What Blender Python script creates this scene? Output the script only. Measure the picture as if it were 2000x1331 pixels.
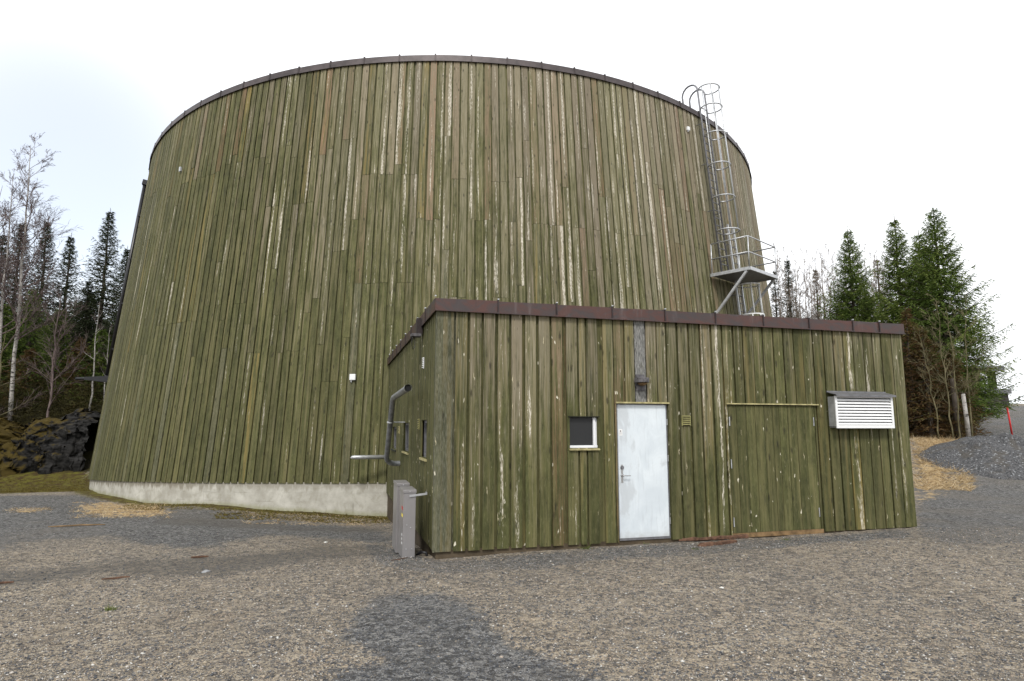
import bpy, bmesh, math, random
import numpy as np
from mathutils import Vector, Matrix
random.seed(7); rng=np.random.default_rng(7)
for o in list(bpy.data.objects): bpy.data.objects.remove(o)
S=bpy.context.scene; COL=S.collection
# ---------------------------------------------------------------- camera
F=1222.0                                   # focal length in pixels of a 2000 px wide picture
CAM=np.array([-1.4312,-9.1710,1.7267])
RT=np.array([.962444,-.271479,.000842]); UP=np.array([-.037748,-.130751,.990696]); FW=np.array([.268843,.953522,.136089])
cd=bpy.data.cameras.new('camera'); cam=bpy.data.objects.new('camera',cd); COL.objects.link(cam)
cd.sensor_width=36; cd.lens=F*36/2000; cd.clip_end=2000; cd.clip_start=.05
cam.matrix_world=Matrix(((RT[0],UP[0],-FW[0],CAM[0]),(RT[1],UP[1],-FW[1],CAM[1]),(RT[2],UP[2],-FW[2],CAM[2]),(0,0,0,1)))
S.camera=cam
# ---------------------------------------------------------------- sky, sun, exposure
SUN_EL=math.radians(48); SUN_AZ=math.radians(200)      # azimuth clockwise from +y: sun stands behind the camera, a little left
W=bpy.data.worlds.new('World'); S.world=W; W.use_nodes=True
wn=W.node_tree.nodes; wl=W.node_tree.links; wn.clear()
def wnode(t,**k):
    n=wn.new(t)
    for a,b in k.items(): setattr(n,a,b)
    return n
sky=wnode('ShaderNodeTexSky',sky_type='NISHITA',sun_disc=False,sun_elevation=SUN_EL,sun_rotation=SUN_AZ)
tc=wnode('ShaderNodeTexCoord'); ns=wnode('ShaderNodeTexNoise'); ns.inputs['Scale'].default_value=1.3; ns.inputs['Detail'].default_value=5
mp=wnode('ShaderNodeMapping'); mp.inputs['Scale'].default_value=(1,1,2.2)
rp=wnode('ShaderNodeValToRGB'); rp.color_ramp.elements[0].position=.22; rp.color_ramp.elements[0].color=(.55,.55,.55,1); rp.color_ramp.elements[1].position=.42; rp.color_ramp.elements[1].color=(1,1,1,1)
mx=wnode('ShaderNodeMix',data_type='RGBA'); mx.inputs[7].default_value=(8.6,8.75,9.0,1)
bg=wnode('ShaderNodeBackground'); bg.inputs['Strength'].default_value=.10; wo=wnode('ShaderNodeOutputWorld')
wl.new(tc.outputs['Generated'],mp.inputs[0]); wl.new(mp.outputs[0],ns.inputs['Vector']); wl.new(ns.outputs[0],rp.inputs[0]); wl.new(rp.outputs[0],mx.inputs[0])
dt=wnode('ShaderNodeVectorMath',operation='DOT_PRODUCT'); _v=Vector((-.487,1.257,.456)).normalized(); dt.inputs[1].default_value=_v
mr=wnode('ShaderNodeMapRange',interpolation_type='SMOOTHSTEP'); mr.inputs[1].default_value=.968; mr.inputs[2].default_value=1.0; mr.inputs[3].default_value=1.0; mr.inputs[4].default_value=.5
mm_=wnode('ShaderNodeMath',operation='MULTIPLY'); wl.new(tc.outputs['Generated'],dt.inputs[0]); wl.new(dt.outputs['Value'],mr.inputs[0]); wl.new(mr.outputs[0],mm_.inputs[0]); wl.new(rp.outputs[0],mm_.inputs[1]); wl.new(mm_.outputs[0],mx.inputs[0])
wl.new(sky.outputs[0],mx.inputs[6]); wl.new(mx.outputs[2],bg.inputs[0]); wl.new(bg.outputs[0],wo.inputs[0])
sd=bpy.data.lights.new('sun','SUN'); sd.energy=1.5; sd.angle=math.radians(11); sd.color=(1,.96,.9)
so=bpy.data.objects.new('sun',sd); COL.objects.link(so)
sv=Vector((math.sin(SUN_AZ)*math.cos(SUN_EL),math.cos(SUN_AZ)*math.cos(SUN_EL),math.sin(SUN_EL)))
so.rotation_euler=sv.to_track_quat('Z','Y').to_euler()
S.view_settings.view_transform='Standard'; S.view_settings.look='None'; S.view_settings.exposure=.74; S.view_settings.gamma=1
try: S.view_settings.use_curve_mapping=False
except Exception: pass
S.render.resolution_x=1024; S.render.resolution_y=681
# ---------------------------------------------------------------- projection helpers
def ray(px,py): return FW+(px-1000)/F*RT-(py-665.5)/F*UP
def pt(px,py,t): return CAM+t*ray(px,py)
def on_y(px,py,y):
    d=ray(px,py); return CAM+(y-CAM[1])/d[1]*d
def on_x(px,py,x):
    d=ray(px,py); return CAM+(x-CAM[0])/d[0]*d
def on_z(px,py,z):
    d=ray(px,py); return CAM+(z-CAM[2])/d[2]*d
# ---------------------------------------------------------------- tank geometry
TX,TY,RB,RT_,ZB,ZT=4.973,23.731,16.207,14.954,-.713,12.914
def Rz(z): return RB+(z-ZB)/(ZT-ZB)*(RT_-RB)
def rim(a,top):
    z=ZT if top else ZB
    for _ in range(3):
        x=Rz(z)*math.cos(a); y=Rz(z)*math.sin(a)
        z=(ZT+.0032*x-.036*y) if top else (ZB-.011*x-.0557*y)
    return z
def tp(a,z,off=0): r=Rz(z)+off; return Vector((TX+r*math.cos(a),TY+r*math.sin(a),z))
# ---------------------------------------------------------------- ground height (thin plate spline)
CP=[(-1.4,-9.2,.03),(0,-5,-.05),(4,-4,-.05),(-6,-5,-.1),(8,-5,0),(-1.4,-14,.05),(12,-9,.1),(-12,-9,0),(0,-40,.0),(40,-30,.5),(-40,-30,-.3),
 (.03,-.03,-.14),(.0,-.6,-.15),(1.1,-.03,-.12),(2.3,-.03,-.085),(3.3,-.03,-.06),(4.86,-.03,-.09),(6.56,-.03,-.09),(8.66,-.03,-.06),(-.4,.3,-.16),
 (-.03,1.1,-.24),(-.03,2.6,-.36),(-.03,5,-.5),(-.03,6.95,-.62),
 (-9.6,16.9,-.58),(-8,14.1,-.56),(-6.6,12.5,-.6),(-4.5,10.7,-.49),(-3.15,9.8,-.55),(-1.5,8.96,-.6),(-.04,8.4,-.66),(-5,3,-.35),(-9,7,-.5),
 (5,9,-.4),(9,5,-.1),(5,24,-.3),(14,10,0.3)]
for px,py,t in [(0,965,21),(90,938,27),(0,936,27),(175,940,26.5),(-150,938,26),(-250,960,22),(-250,800,34),(0,800,34),(110,805,33),(190,815,33),(0,770,38),(150,775,38),(0,715,50),(180,725,50),(0,690,75),(250,700,80),(-400,690,75),
  (1830,1012,13),(1990,1003,14),(1850,940,20.3),(1995,932,21),(1785,868,25),(1880,862,26.5),(1700,860,27),(1800,850,31),(1890,848,31),(1960,838,31),(2060,850,29),
  (1940,815,40),(2000,812,40),(1930,800,52),(2000,797,55),(2150,800,50),(1600,800,45),(1500,800,60),(1900,790,75),(1985,795,90),(2300,790,90),(1900,805,140),(1200,790,120),(700,790,120)]:
    CP.append(tuple(pt(px,py,t)))
for a in range(0,360,30): CP.append((260*math.cos(math.radians(a)),260*math.sin(math.radians(a)),3.0 if math.sin(math.radians(a))>-.2 else 0))
CP=np.array(CP,float)
def _U(r2): return np.where(r2>1e-9,r2*np.log(np.maximum(r2,1e-12)),0)*.5
_n=len(CP); _K=_U(((CP[:,None,:2]-CP[None,:,:2])**2).sum(-1))+np.eye(_n)*.25
_P=np.c_[np.ones(_n),CP[:,:2]]; _A=np.block([[_K,_P],[_P.T,np.zeros((3,3))]])
_w=np.linalg.solve(_A,np.r_[CP[:,2],0,0,0])
def gz(x,y):
    x=np.atleast_1d(np.asarray(x,float)); y=np.atleast_1d(np.asarray(y,float)); out=np.empty(x.shape)
    for i in range(0,len(x),20000):
        q=np.c_[x[i:i+20000],y[i:i+20000]]; u=_U(((q[:,None]-CP[None,:,:2])**2).sum(-1)); out[i:i+20000]=u@_w[:_n]+_w[_n]+q@_w[_n+1:]
    r=np.hypot(x,y); k=np.clip((r-200)/80,0,1)
    return out*(1-k)+2.5*k
def gz1(x,y): return float(gz([x],[y])[0])
def vnoise(x,y,seed=0):
    # smooth value noise
    r=np.random.default_rng(seed).random((256,256)); xi=np.floor(x).astype(int); yi=np.floor(y).astype(int); fx=x-xi; fy=y-yi
    fx=fx*fx*(3-2*fx); fy=fy*fy*(3-2*fy); g=lambda a,b:r[a%256,b%256]
    return (g(xi,yi)*(1-fx)+g(xi+1,yi)*fx)*(1-fy)+(g(xi,yi+1)*(1-fx)+g(xi+1,yi+1)*fx)*fy
def fbm(x,y,seed=0,o=4): return sum(vnoise(x*2**k,y*2**k,seed+k)*.5**k for k in range(o))/(2-.5**(o-1))
# ---------------------------------------------------------------- object helpers
def link(o,parent=None,label=None,cat=None,group=None,kind=None):
    COL.objects.link(o)
    if parent: o.parent=parent
    for k,v in (('label',label),('category',cat),('group',group),('kind',kind)):
        if v: o[k]=v
    return o
def empty(name,loc,label,cat,group=None):
    o=bpy.data.objects.new(name,None); o.location=loc; o.empty_display_size=.3; return link(o,None,label,cat,group)
class MB:
    def __init__(s): s.v=[]; s.f=[]; s.a={}
    def add(s,vs,fs,**at):
        n=len(s.v); s.v+= [tuple(v) for v in vs]; s.f+=[tuple(i+n for i in f) for f in fs]
        for k,v in at.items(): s.a.setdefault(k,[]).extend(v)
        return n
    def box(s,x0,x1,y0,y1,z0,z1):
        v=[(x,y,z) for z in (z0,z1) for y in (y0,y1) for x in (x0,x1)]
        s.add(v,[(0,2,3,1),(4,5,7,6),(0,1,5,4),(2,6,7,3),(0,4,6,2),(1,3,7,5)]); return s
    def hexa(s,p,**at): # p: 8 points, bottom 0..3 ccw, top 4..7
        s.add(p,[(0,3,2,1),(4,5,6,7),(0,1,5,4),(1,2,6,5),(2,3,7,6),(3,0,4,7)],**at); return s
    def bar(s,a,b,w,h,up=(0,0,1)):
        a=Vector(a); b=Vector(b); d=(b-a).normalized(); u=Vector(up); r=d.cross(u)
        if r.length<1e-4: r=d.cross(Vector((1,0,0)))
        r.normalize(); u=r.cross(d); r*=w/2; u*=h/2
        s.hexa([a-r-u,a+r-u,b+r-u,b-r-u,a-r+u,a+r+u,b+r+u,b-r+u]); return s
    def tube(s,pts,r,n=8,closed=False,caps=True):
        pts=[Vector(p) for p in pts]; m=len(pts); rr=r if isinstance(r,(list,tuple)) else [r]*m
        base=len(s.v); t0=(pts[1]-pts[0]).normalized(); x=t0.orthogonal().normalized()
        for i,p in enumerate(pts):
            if closed: t=(pts[(i+1)%m]-pts[i-1]).normalized()
            else: t=(pts[min(i+1,m-1)]-pts[max(i-1,0)]).normalized()
            x=(x-t*x.dot(t)).normalized(); y=t.cross(x)
            for k in range(n):
                a=2*math.pi*k/n; s.v.append(tuple(p+(x*math.cos(a)+y*math.sin(a))*rr[i]))
        for i in range(m if closed else m-1):
            for k in range(n):
                j=(i+1)%m
                s.f.append((base+i*n+k,base+i*n+(k+1)%n,base+j*n+(k+1)%n,base+j*n+k))
        if caps and not closed:
            s.f.append(tuple(base+k for k in range(n))[::-1]); s.f.append(tuple(base+(m-1)*n+k for k in range(n)))
        return s
    def build(s,name,mat,parent=None,smooth=False,bevel=0,**kw):
        me=bpy.data.meshes.new(name)
        me.from_pydata(s.v,[],s.f); me.update()
        for k,v in s.a.items():
            if len(v)==len(s.v):
                w=np.array(v,np.float32)
                if w.ndim==1: at=me.attributes.new(k,'FLOAT','POINT'); at.data.foreach_set('value',w)
                else:
                    at=me.attributes.new(k,'FLOAT_COLOR','POINT'); at.data.foreach_set('color',w.ravel())
        me.materials.append(mat)
        o=bpy.data.objects.new(name,me)
        if smooth: me.polygons.foreach_set('use_smooth',[True]*len(me.polygons))
        if bevel:
            b=o.modifiers.new('bevel','BEVEL'); b.width=bevel; b.segments=2; b.limit_method='ANGLE'; b.angle_limit=math.radians(40)
        return link(o,parent,**kw)
def rawmesh(name,V,Fc,mat,parent=None,attrs={},smooth=False,**kw):
    V=np.asarray(V,np.float32); Fc=np.asarray(Fc,np.int32); me=bpy.data.meshes.new(name); k=Fc.shape[1]
    me.vertices.add(len(V)); me.vertices.foreach_set('co',V.ravel()); me.loops.add(Fc.size); me.loops.foreach_set('vertex_index',Fc.ravel())
    me.polygons.add(len(Fc)); me.polygons.foreach_set('loop_start',np.arange(0,Fc.size,k,dtype=np.int32))
    try: me.polygons.foreach_set('loop_total',np.full(len(Fc),k,np.int32))
    except Exception: pass
    if smooth: me.polygons.foreach_set('use_smooth',np.ones(len(Fc),bool))
    me.update(calc_edges=True); me.validate()
    for n,v in attrs.items():
        v=np.asarray(v,np.float32)
        if v.ndim==1: me.attributes.new(n,'FLOAT','POINT').data.foreach_set('value',v)
        else: me.attributes.new(n,'FLOAT_COLOR','POINT').data.foreach_set('color',v.ravel())
    me.materials.append(mat); o=bpy.data.objects.new(name,me); return link(o,parent,**kw)
# ---------------------------------------------------------------- material helpers
class NT:
    def __init__(s,name,rough=.8,metal=0,spec=.3):
        s.m=bpy.data.materials.new(name); s.m.use_nodes=True; s.t=s.m.node_tree; s.t.nodes.clear()
        s.out=s.n('ShaderNodeOutputMaterial'); s.b=s.n('ShaderNodeBsdfPrincipled'); s.l(s.b.outputs[0],s.out.inputs[0])
        s.b.inputs['Roughness'].default_value=rough; s.b.inputs['Metallic'].default_value=metal; s.b.inputs['Specular IOR Level'].default_value=spec
    def n(s,t,**k):
        x=s.t.nodes.new(t)
        for a,b in k.items(): setattr(x,a,b)
        return x
    def l(s,a,b): s.t.links.new(a,b)
    def attr(s,name,comp=None):
        a=s.n('ShaderNodeAttribute',attribute_name=name)
        if comp is None: return a.outputs['Fac']
        sep=s.n('ShaderNodeSeparateColor'); s.l(a.outputs['Color'],sep.inputs[0]); return sep.outputs[comp]
    def split(s,name):
        a=s.n('ShaderNodeAttribute',attribute_name=name); sep=s.n('ShaderNodeSeparateColor'); s.l(a.outputs['Color'],sep.inputs[0])
        return [sep.outputs[0],sep.outputs[1],sep.outputs[2],a.outputs['Alpha']]
    def ma(s,op,a,b=None,c=None,clamp=False):
        n=s.n('ShaderNodeMath',operation=op,use_clamp=clamp)
        for i,x in enumerate((a,b,c)):
            if x is None: continue
            if isinstance(x,(int,float)): n.inputs[i].default_value=x
            else: s.l(x,n.inputs[i])
        return n.outputs[0]
    def ss(s,x,lo,hi):
        n=s.n('ShaderNodeMapRange',interpolation_type='SMOOTHSTEP'); s.l(x,n.inputs[0])
        for i,v in ((1,lo),(2,hi)):
            if isinstance(v,(int,float)): n.inputs[i].default_value=v
            else: s.l(v,n.inputs[i])
        return n.outputs[0]
    def comb(s,x,y,z):
        n=s.n('ShaderNodeCombineXYZ')
        for i,v in enumerate((x,y,z)):
            if isinstance(v,(int,float)): n.inputs[i].default_value=v
            else: s.l(v,n.inputs[i])
        return n.outputs[0]
    def obj(s): return s.n('ShaderNodeTexCoord').outputs['Object']
    def geo(s): return s.n('ShaderNodeNewGeometry').outputs['Position']
    def map(s,v,sc):
        n=s.n('ShaderNodeMapping'); n.inputs['Scale'].default_value=sc; s.l(v,n.inputs[0]); return n.outputs[0]
    def noise(s,v,scale=1,det=3,rough=.55,dist=0):
        n=s.n('ShaderNodeTexNoise'); n.inputs['Scale'].default_value=scale; n.inputs['Detail'].default_value=det; n.inputs['Roughness'].default_value=rough; n.inputs['Distortion'].default_value=dist
        s.l(v,n.inputs['Vector']); return n.outputs[0]
    def vor(s,v,scale=1,rand=1,feat='F1'):
        n=s.n('ShaderNodeTexVoronoi',feature=feat); n.inputs['Scale'].default_value=scale; n.inputs['Randomness'].default_value=rand; s.l(v,n.inputs['Vector']); return n
    def mix(s,f,a,b,mode='MIX'):
        n=s.n('ShaderNodeMix',data_type='RGBA',blend_type=mode)
        if isinstance(f,(int,float)): n.inputs[0].default_value=f
        else: s.l(f,n.inputs[0])
        for i,v in ((6,a),(7,b)):
            if isinstance(v,(tuple,list)): n.inputs[i].default_value=(*v[:3],1)
            else: s.l(v,n.inputs[i])
        return n.outputs[2]
    def bump(s,h,st=.3,d=.01):
        n=s.n('ShaderNodeBump'); n.inputs['Strength'].default_value=st; n.inputs['Distance'].default_value=d; s.l(h,n.inputs['Height']); s.l(n.outputs[0],s.b.inputs['Normal'])
    def col(s,c):
        if isinstance(c,(tuple,list)): s.b.inputs['Base Color'].default_value=(*c[:3],1)
        else: s.l(c,s.b.inputs['Base Color'])
        return s
def wood(name,tint=1.0,chips=False):
    m=NT(name,.78,0,.22); fade,peel,ochre,red=m.split('wa'); rnd,u,v,grey=m.split('wb')
    X=m.ma('MULTIPLY_ADD',rnd,71.3,u); Y=m.ma('MULTIPLY_ADD',rnd,193.7,v); Z=m.ma('MULTIPLY',rnd,17.1)
    P=m.comb(X,Y,Z)
    warp=m.noise(m.map(P,(5,1.1,1)),1,2); 
    X2=m.ma('MULTIPLY_ADD',warp,.014,X); P2=m.comb(X2,Y,Z)
    grain=m.noise(m.map(P2,(230,5,1)),1,3,.6); streak=m.noise(m.map(P2,(52,1.3,1)),1,4,.62); wide=m.noise(m.map(P2,(15,.55,1)),1,3,.55); blot=m.noise(m.map(P,(7,3.2,1)),1,4,.6)
    fine=m.noise(m.map(P2,(75,11,1)),1,4,.65)
    g=m.mix(m.ss(blot,.3,.7),(.042,.045,.015),(.080,.083,.030)); g=m.mix(m.ss(wide,.38,.75),g,(.124,.117,.052)); g=m.mix(m.ma('MULTIPLY',m.ss(fine,.50,.70),.5),g,(.155,.145,.075))
    w=m.mix(m.ss(m.ma('FRACT',m.ma('MULTIPLY',rnd,7.77)),.25,.85),(.158,.148,.085),(.190,.160,.112)); w=m.mix(m.ma('MULTIPLY',m.ss(streak,.40,.75),.6),w,(.28,.25,.185))
    f=m.ma('ADD',fade,m.ma('ADD',m.ma('MULTIPLY',m.ma('SUBTRACT',streak,.5),1.5),m.ma('MULTIPLY',m.ma('SUBTRACT',wide,.5),1.1)))
    c=m.mix(m.ss(f,.30,.95),g,w)
    c=m.mix(m.ma('MULTIPLY',ochre,m.ss(wide,.42,.66)),c,(.20,.145,.040)); c=m.mix(m.ma('MULTIPLY',red,m.ma('MULTIPLY',m.ss(streak,.40,.62),.75)),c,(.215,.115,.065))
    c=m.mix(m.ma('MULTIPLY',grey,m.ss(blot,.15,.5)),c,m.mix(m.ss(fine,.3,.7),(.085,.088,.082),(.34,.335,.32)))
    # dark weather stains and moss
    c=m.mix(m.ma('MULTIPLY',m.ss(m.noise(m.map(P,(9,1.7,1)),1,4,.65),.55,.78),.6),c,(.030,.034,.020))
    # knots
    kv=m.vor(m.map(P,(6.0,2.3,1)),1,1); kd=m.ma('SUBTRACT',1.0,m.ss(m.ma('MULTIPLY_ADD',m.ma('SUBTRACT',fine,.5),.22,kv.outputs['Distance']),.05,.19))
    k2=m.vor(m.map(P2,(13,3.6,1)),1,1); kd=m.ma('MAXIMUM',kd,m.ma('MULTIPLY',m.ma('SUBTRACT',1.0,m.ss(k2.outputs['Distance'],.03,.12)),.8))
    c=m.mix(m.ma('MULTIPLY',kd,.72),c,(.020,.018,.011))
    # paint peeled to bare wood along the grain
    ps=m.ma('ADD',m.ma('MULTIPLY',wide,.55),m.ma('ADD',m.ma('MULTIPLY',streak,.42),m.ma('MULTIPLY',fine,.30)))
    lng=m.noise(m.map(P,(3,.38,1)),1,3); ps=m.ma('ADD',ps,m.ma('MULTIPLY',m.ma('SUBTRACT',lng,.5),.45))
    uu=m.ma('SUBTRACT',u,m.ma('MULTIPLY_ADD',m.ma('FRACT',m.ma('MULTIPLY',rnd,31.7)),.13,.03)); band=m.ma('SUBTRACT',1.0,m.ss(m.ma('ABSOLUTE',uu),.008,m.ma('MULTIPLY_ADD',m.ma('FRACT',m.ma('MULTIPLY',rnd,53.1)),.10,.035)))
    ps=m.ma('ADD',ps,m.ma('MULTIPLY',m.ma('SUBTRACT',band,.45),.22)); th=m.ma('SUBTRACT',.99,m.ma('MULTIPLY',peel,.38)); pm=m.ss(ps,th,m.ma('ADD',th,.10))
    bare=m.mix(m.ss(fine,.38,.62),(.20,.175,.125),(.60,.56,.47)); c=m.mix(m.ma('MULTIPLY',pm,.9),c,bare)
    c=m.mix(m.ma('MULTIPLY',m.ss(grain,.42,.7),.38),c,m.mix(.55,c,(.012,.012,.008)))
    br=m.ma('MULTIPLY_ADD',m.ma('FRACT',m.ma('MULTIPLY',rnd,13.73)),.36,.84); sc_=m.n('ShaderNodeVectorMath',operation='SCALE'); m.l(c,sc_.inputs[0]); m.l(br,sc_.inputs['Scale']); c=sc_.outputs[0]
    if chips:
        P3=m.comb(m.ma('MULTIPLY_ADD',m.noise(m.map(P,(30,12,1)),1,3),.05,X2),m.ma('MULTIPLY_ADD',m.noise(m.map(P,(26,9,3)),1,3),.16,Y),Z); cv=m.vor(m.map(P3,(11,4.6,1)),1,1); sep=m.n('ShaderNodeSeparateColor'); m.l(cv.outputs['Color'],sep.inputs[0])
        cm=m.ma('MULTIPLY',m.ma('SUBTRACT',1.0,m.ss(cv.outputs['Distance'],m.ma('MULTIPLY_ADD',sep.outputs[2],.07,.01),m.ma('MULTIPLY_ADD',sep.outputs[2],.14,.05))),m.ss(sep.outputs[0],.52,.56))
        c=m.mix(cm,c,(.62,.58,.46))
        cv=m.vor(m.map(P3,(26,2.2,1)),1,1); sep=m.n('ShaderNodeSeparateColor'); m.l(cv.outputs['Color'],sep.inputs[0])
        cm=m.ma('MULTIPLY',m.ma('SUBTRACT',1.0,m.ss(cv.outputs['Distance'],.06,.16)),m.ss(sep.outputs[1],.80,.84))
        c=m.mix(cm,c,(.50,.44,.30))
    m.col(c); m.bump(m.ma('ADD',grain,m.ma('MULTIPLY',streak,1.6)),.35,.004); return m.m
M={}
M['tank_wood']=wood('weathered_green_boards'); M['annex_wood']=wood('flaking_green_boards',chips=True)
def simple(name,c,rough=.6,metal=0,spec=.4,var=.25,sc=6,bump=0):
    m=NT(name,rough,metal,spec); n=m.noise(m.obj(),sc,5,.6); m.col(m.mix(m.ss(n,.3,.7),tuple(x*(1-var) for x in c),tuple(min(1,x*(1+var)) for x in c)))
    if bump: m.bump(m.noise(m.obj(),sc*6,3),.3,bump)
    return m.m
def copper():
    m=NT('brown_flashing',.42,.35,.5); g=m.geo(); n=m.noise(m.map(g,(2.2,2.2,4)),1,5,.6,1.2); n2=m.noise(m.map(g,(7,7,1.2)),1,4,.6)
    c=m.mix(m.ss(n,.38,.62),(.052,.040,.039),(.078,.036,.029)); c=m.mix(m.ma('MULTIPLY',m.ss(n2,.55,.8),.5),c,(.15,.13,.13)); c=m.mix(m.ss(m.noise(m.map(g,(20,20,2)),1,3),.6,.8),c,(.045,.03,.028))
    m.col(c); m.bump(n,.15,.02); return m.m
M['flash']=copper()
M['tank_flash']=simple('tank_edge_flashing',(.060,.048,.048),.5,.25,.4,.3,3)
M['seam']=simple('dark_seam_metal',(.035,.026,.026),.5,.3)
M['galv']=simple('galvanised_steel',(.46,.47,.48),.42,.55,.5,.18,12)
M['galv_dark']=simple('dull_zinc_steel',(.17,.17,.18),.5,.5,.5,.2,12)
M['zinc']=simple('aged_zinc_pipe',(.27,.28,.29),.45,.5,.5,.3,9)
M['grey_metal']=simple('grey_painted_metal',(.235,.225,.225),.34,.15,.5,.06,3)
M['black']=simple('black_painted_pipe',(.012,.012,.014),.35,.1,.5)
M['dark']=simple('dark_void',(.008,.008,.008),.9)
M['white']=simple('white_plastic',(.75,.76,.76),.4,0,.5,.03)
M['felt']=simple('black_roofing',(.03,.03,.03),.85)
M['core']=simple('dark_wall_sheathing',(.012,.014,.008),.95)
M['lintel']=simple('yellowed_wood_strip',(.36,.32,.16),.75,0,.3,.3,10)
M['bare']=simple('bare_brown_timber',(.17,.11,.055),.85,0,.2,.4,8)
M['oldplank']=simple('rotten_red_brown_plank',(.105,.058,.038),.85,0,.2,.5,14,.01)
M['vent_y']=simple('yellow_green_plastic',(.24,.225,.09),.6)
M['lamp']=simple('grey_lamp_housing',(.10,.095,.10),.7,0,.3,.4,20)
M['steel_ring']=simple('brushed_steel',(.5,.5,.5),.3,.9,.5,.1)
M['red']=simple('red_marker_paint',(.55,.02,.02),.5,0,.4,.1)
M['paint_white']=simple('white_window_paint',(.72,.73,.75),.5,0,.4,.08)
M['red_tag']=simple('red_sticker',(.5,.06,.05),.6); M['yellow_tag']=simple('yellow_sticker',(.75,.6,.08),.6); M['ink']=simple('grey_sticker_ink',(.22,.2,.2),.7)
M['snow']=simple('old_snow',(.8,.82,.85),.7,0,.3,.05)
def doormat():
    m=NT('galvanised_door_sheet',.42,.12,.5); o=m.geo(); n=m.noise(m.map(o,(2.2,1,1.6)),1,5,.65,.6); n2=m.noise(m.map(o,(22,1,2.2)),1,3,.6); n3=m.noise(m.map(o,(9,1,9)),1,3)
    sx=m.n('ShaderNodeSeparateXYZ'); m.l(o,sx.inputs[0]); side=m.ma('SUBTRACT',1.0,m.ss(sx.outputs[0],2.92,3.45))
    c=m.mix(m.ss(n,.3,.7),(.58,.635,.675),(.70,.755,.79)); c=m.mix(m.ma('MULTIPLY',m.ss(m.ma('ADD',n,m.ma('MULTIPLY',side,.17)),.58,.72),.55),c,(.40,.425,.445)); c=m.mix(m.ma('MULTIPLY',m.ss(n2,.52,.75),.32),c,(.40,.43,.45)); c=m.mix(m.ma('MULTIPLY',m.ss(m.ma('MULTIPLY_ADD',n3,.25,sx.outputs[2]),.26,.06),.5),c,(.36,.35,.32)); c=m.mix(m.ma('MULTIPLY',m.ss(n3,.6,.8),.2),c,(.5,.53,.55))
    m.col(c); return m.m
M['door']=doormat()
def concrete():
    m=NT('whitewashed_block_concrete',.9,0,.2); ang,zz=m.split('fa')[:2]
    P=m.comb(ang,zz,0); b=m.n('ShaderNodeTexBrick'); b.offset=.5; b.inputs['Scale'].default_value=1; b.inputs['Brick Width'].default_value=1.15; b.inputs['Row Height'].default_value=.24; b.inputs['Mortar Size'].default_value=.007; b.inputs['Mortar Smooth'].default_value=.3
    wv=m.noise(P,3,3); Pw=m.comb(m.ma('MULTIPLY_ADD',wv,.05,ang),m.ma('MULTIPLY_ADD',wv,.03,zz),0); m.l(Pw,b.inputs['Vector'])
    br=m.ma('MULTIPLY',b.outputs['Fac'],m.ss(m.noise(P,1.3,3),.50,.66))
    n=m.noise(P,1.6,6,.65); n2=m.noise(m.map(P,(4.5,.9,1)),1,4,.6); fr=m.noise(P,14,4)
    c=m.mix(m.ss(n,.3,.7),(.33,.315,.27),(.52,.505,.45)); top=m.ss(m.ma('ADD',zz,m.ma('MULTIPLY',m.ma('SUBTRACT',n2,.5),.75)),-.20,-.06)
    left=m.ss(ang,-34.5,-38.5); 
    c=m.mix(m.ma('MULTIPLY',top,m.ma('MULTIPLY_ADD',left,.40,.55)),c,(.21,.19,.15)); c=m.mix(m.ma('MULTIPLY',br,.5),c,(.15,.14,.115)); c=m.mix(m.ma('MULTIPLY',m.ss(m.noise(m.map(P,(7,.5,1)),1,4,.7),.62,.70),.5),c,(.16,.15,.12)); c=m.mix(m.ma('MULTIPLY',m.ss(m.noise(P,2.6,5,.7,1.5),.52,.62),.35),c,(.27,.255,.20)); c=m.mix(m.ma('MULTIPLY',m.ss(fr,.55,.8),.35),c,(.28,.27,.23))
    bot=m.ss(m.ma('ADD',m.split('fa')[2],m.ma('MULTIPLY',n2,.16)),.22,.06); c=m.mix(m.ma('MULTIPLY',bot,.6),c,(.22,.22,.10))
    m.col(c); m.bump(m.ma('SUBTRACT',m.ma('MULTIPLY',fr,.4),br),.4,.01); return m.m
M['concrete']=concrete()
M['conc_plain']=simple('shadow_brown_concrete',(.075,.058,.038),.9,0,.2,.35,5,.01)  # shadow on the annex plinth is put into this dark brown
def glass(name,mesh=False):
    m=NT(name,.12,0,.5)
    if mesh:
        o=m.geo(); w=m.vor(m.map(o,(60,60,60)),1,0); m.col(m.mix(m.ss(w.outputs['Distance'],.3,.5),(.004,.004,.005),(.013,.014,.015))); m.b.inputs['Roughness'].default_value=.5
    else: m.col((.012,.014,.016))
    return m.m
M['glass']=glass('dark_window_glass'); M['screen']=glass('insect_screen',True)
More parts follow.
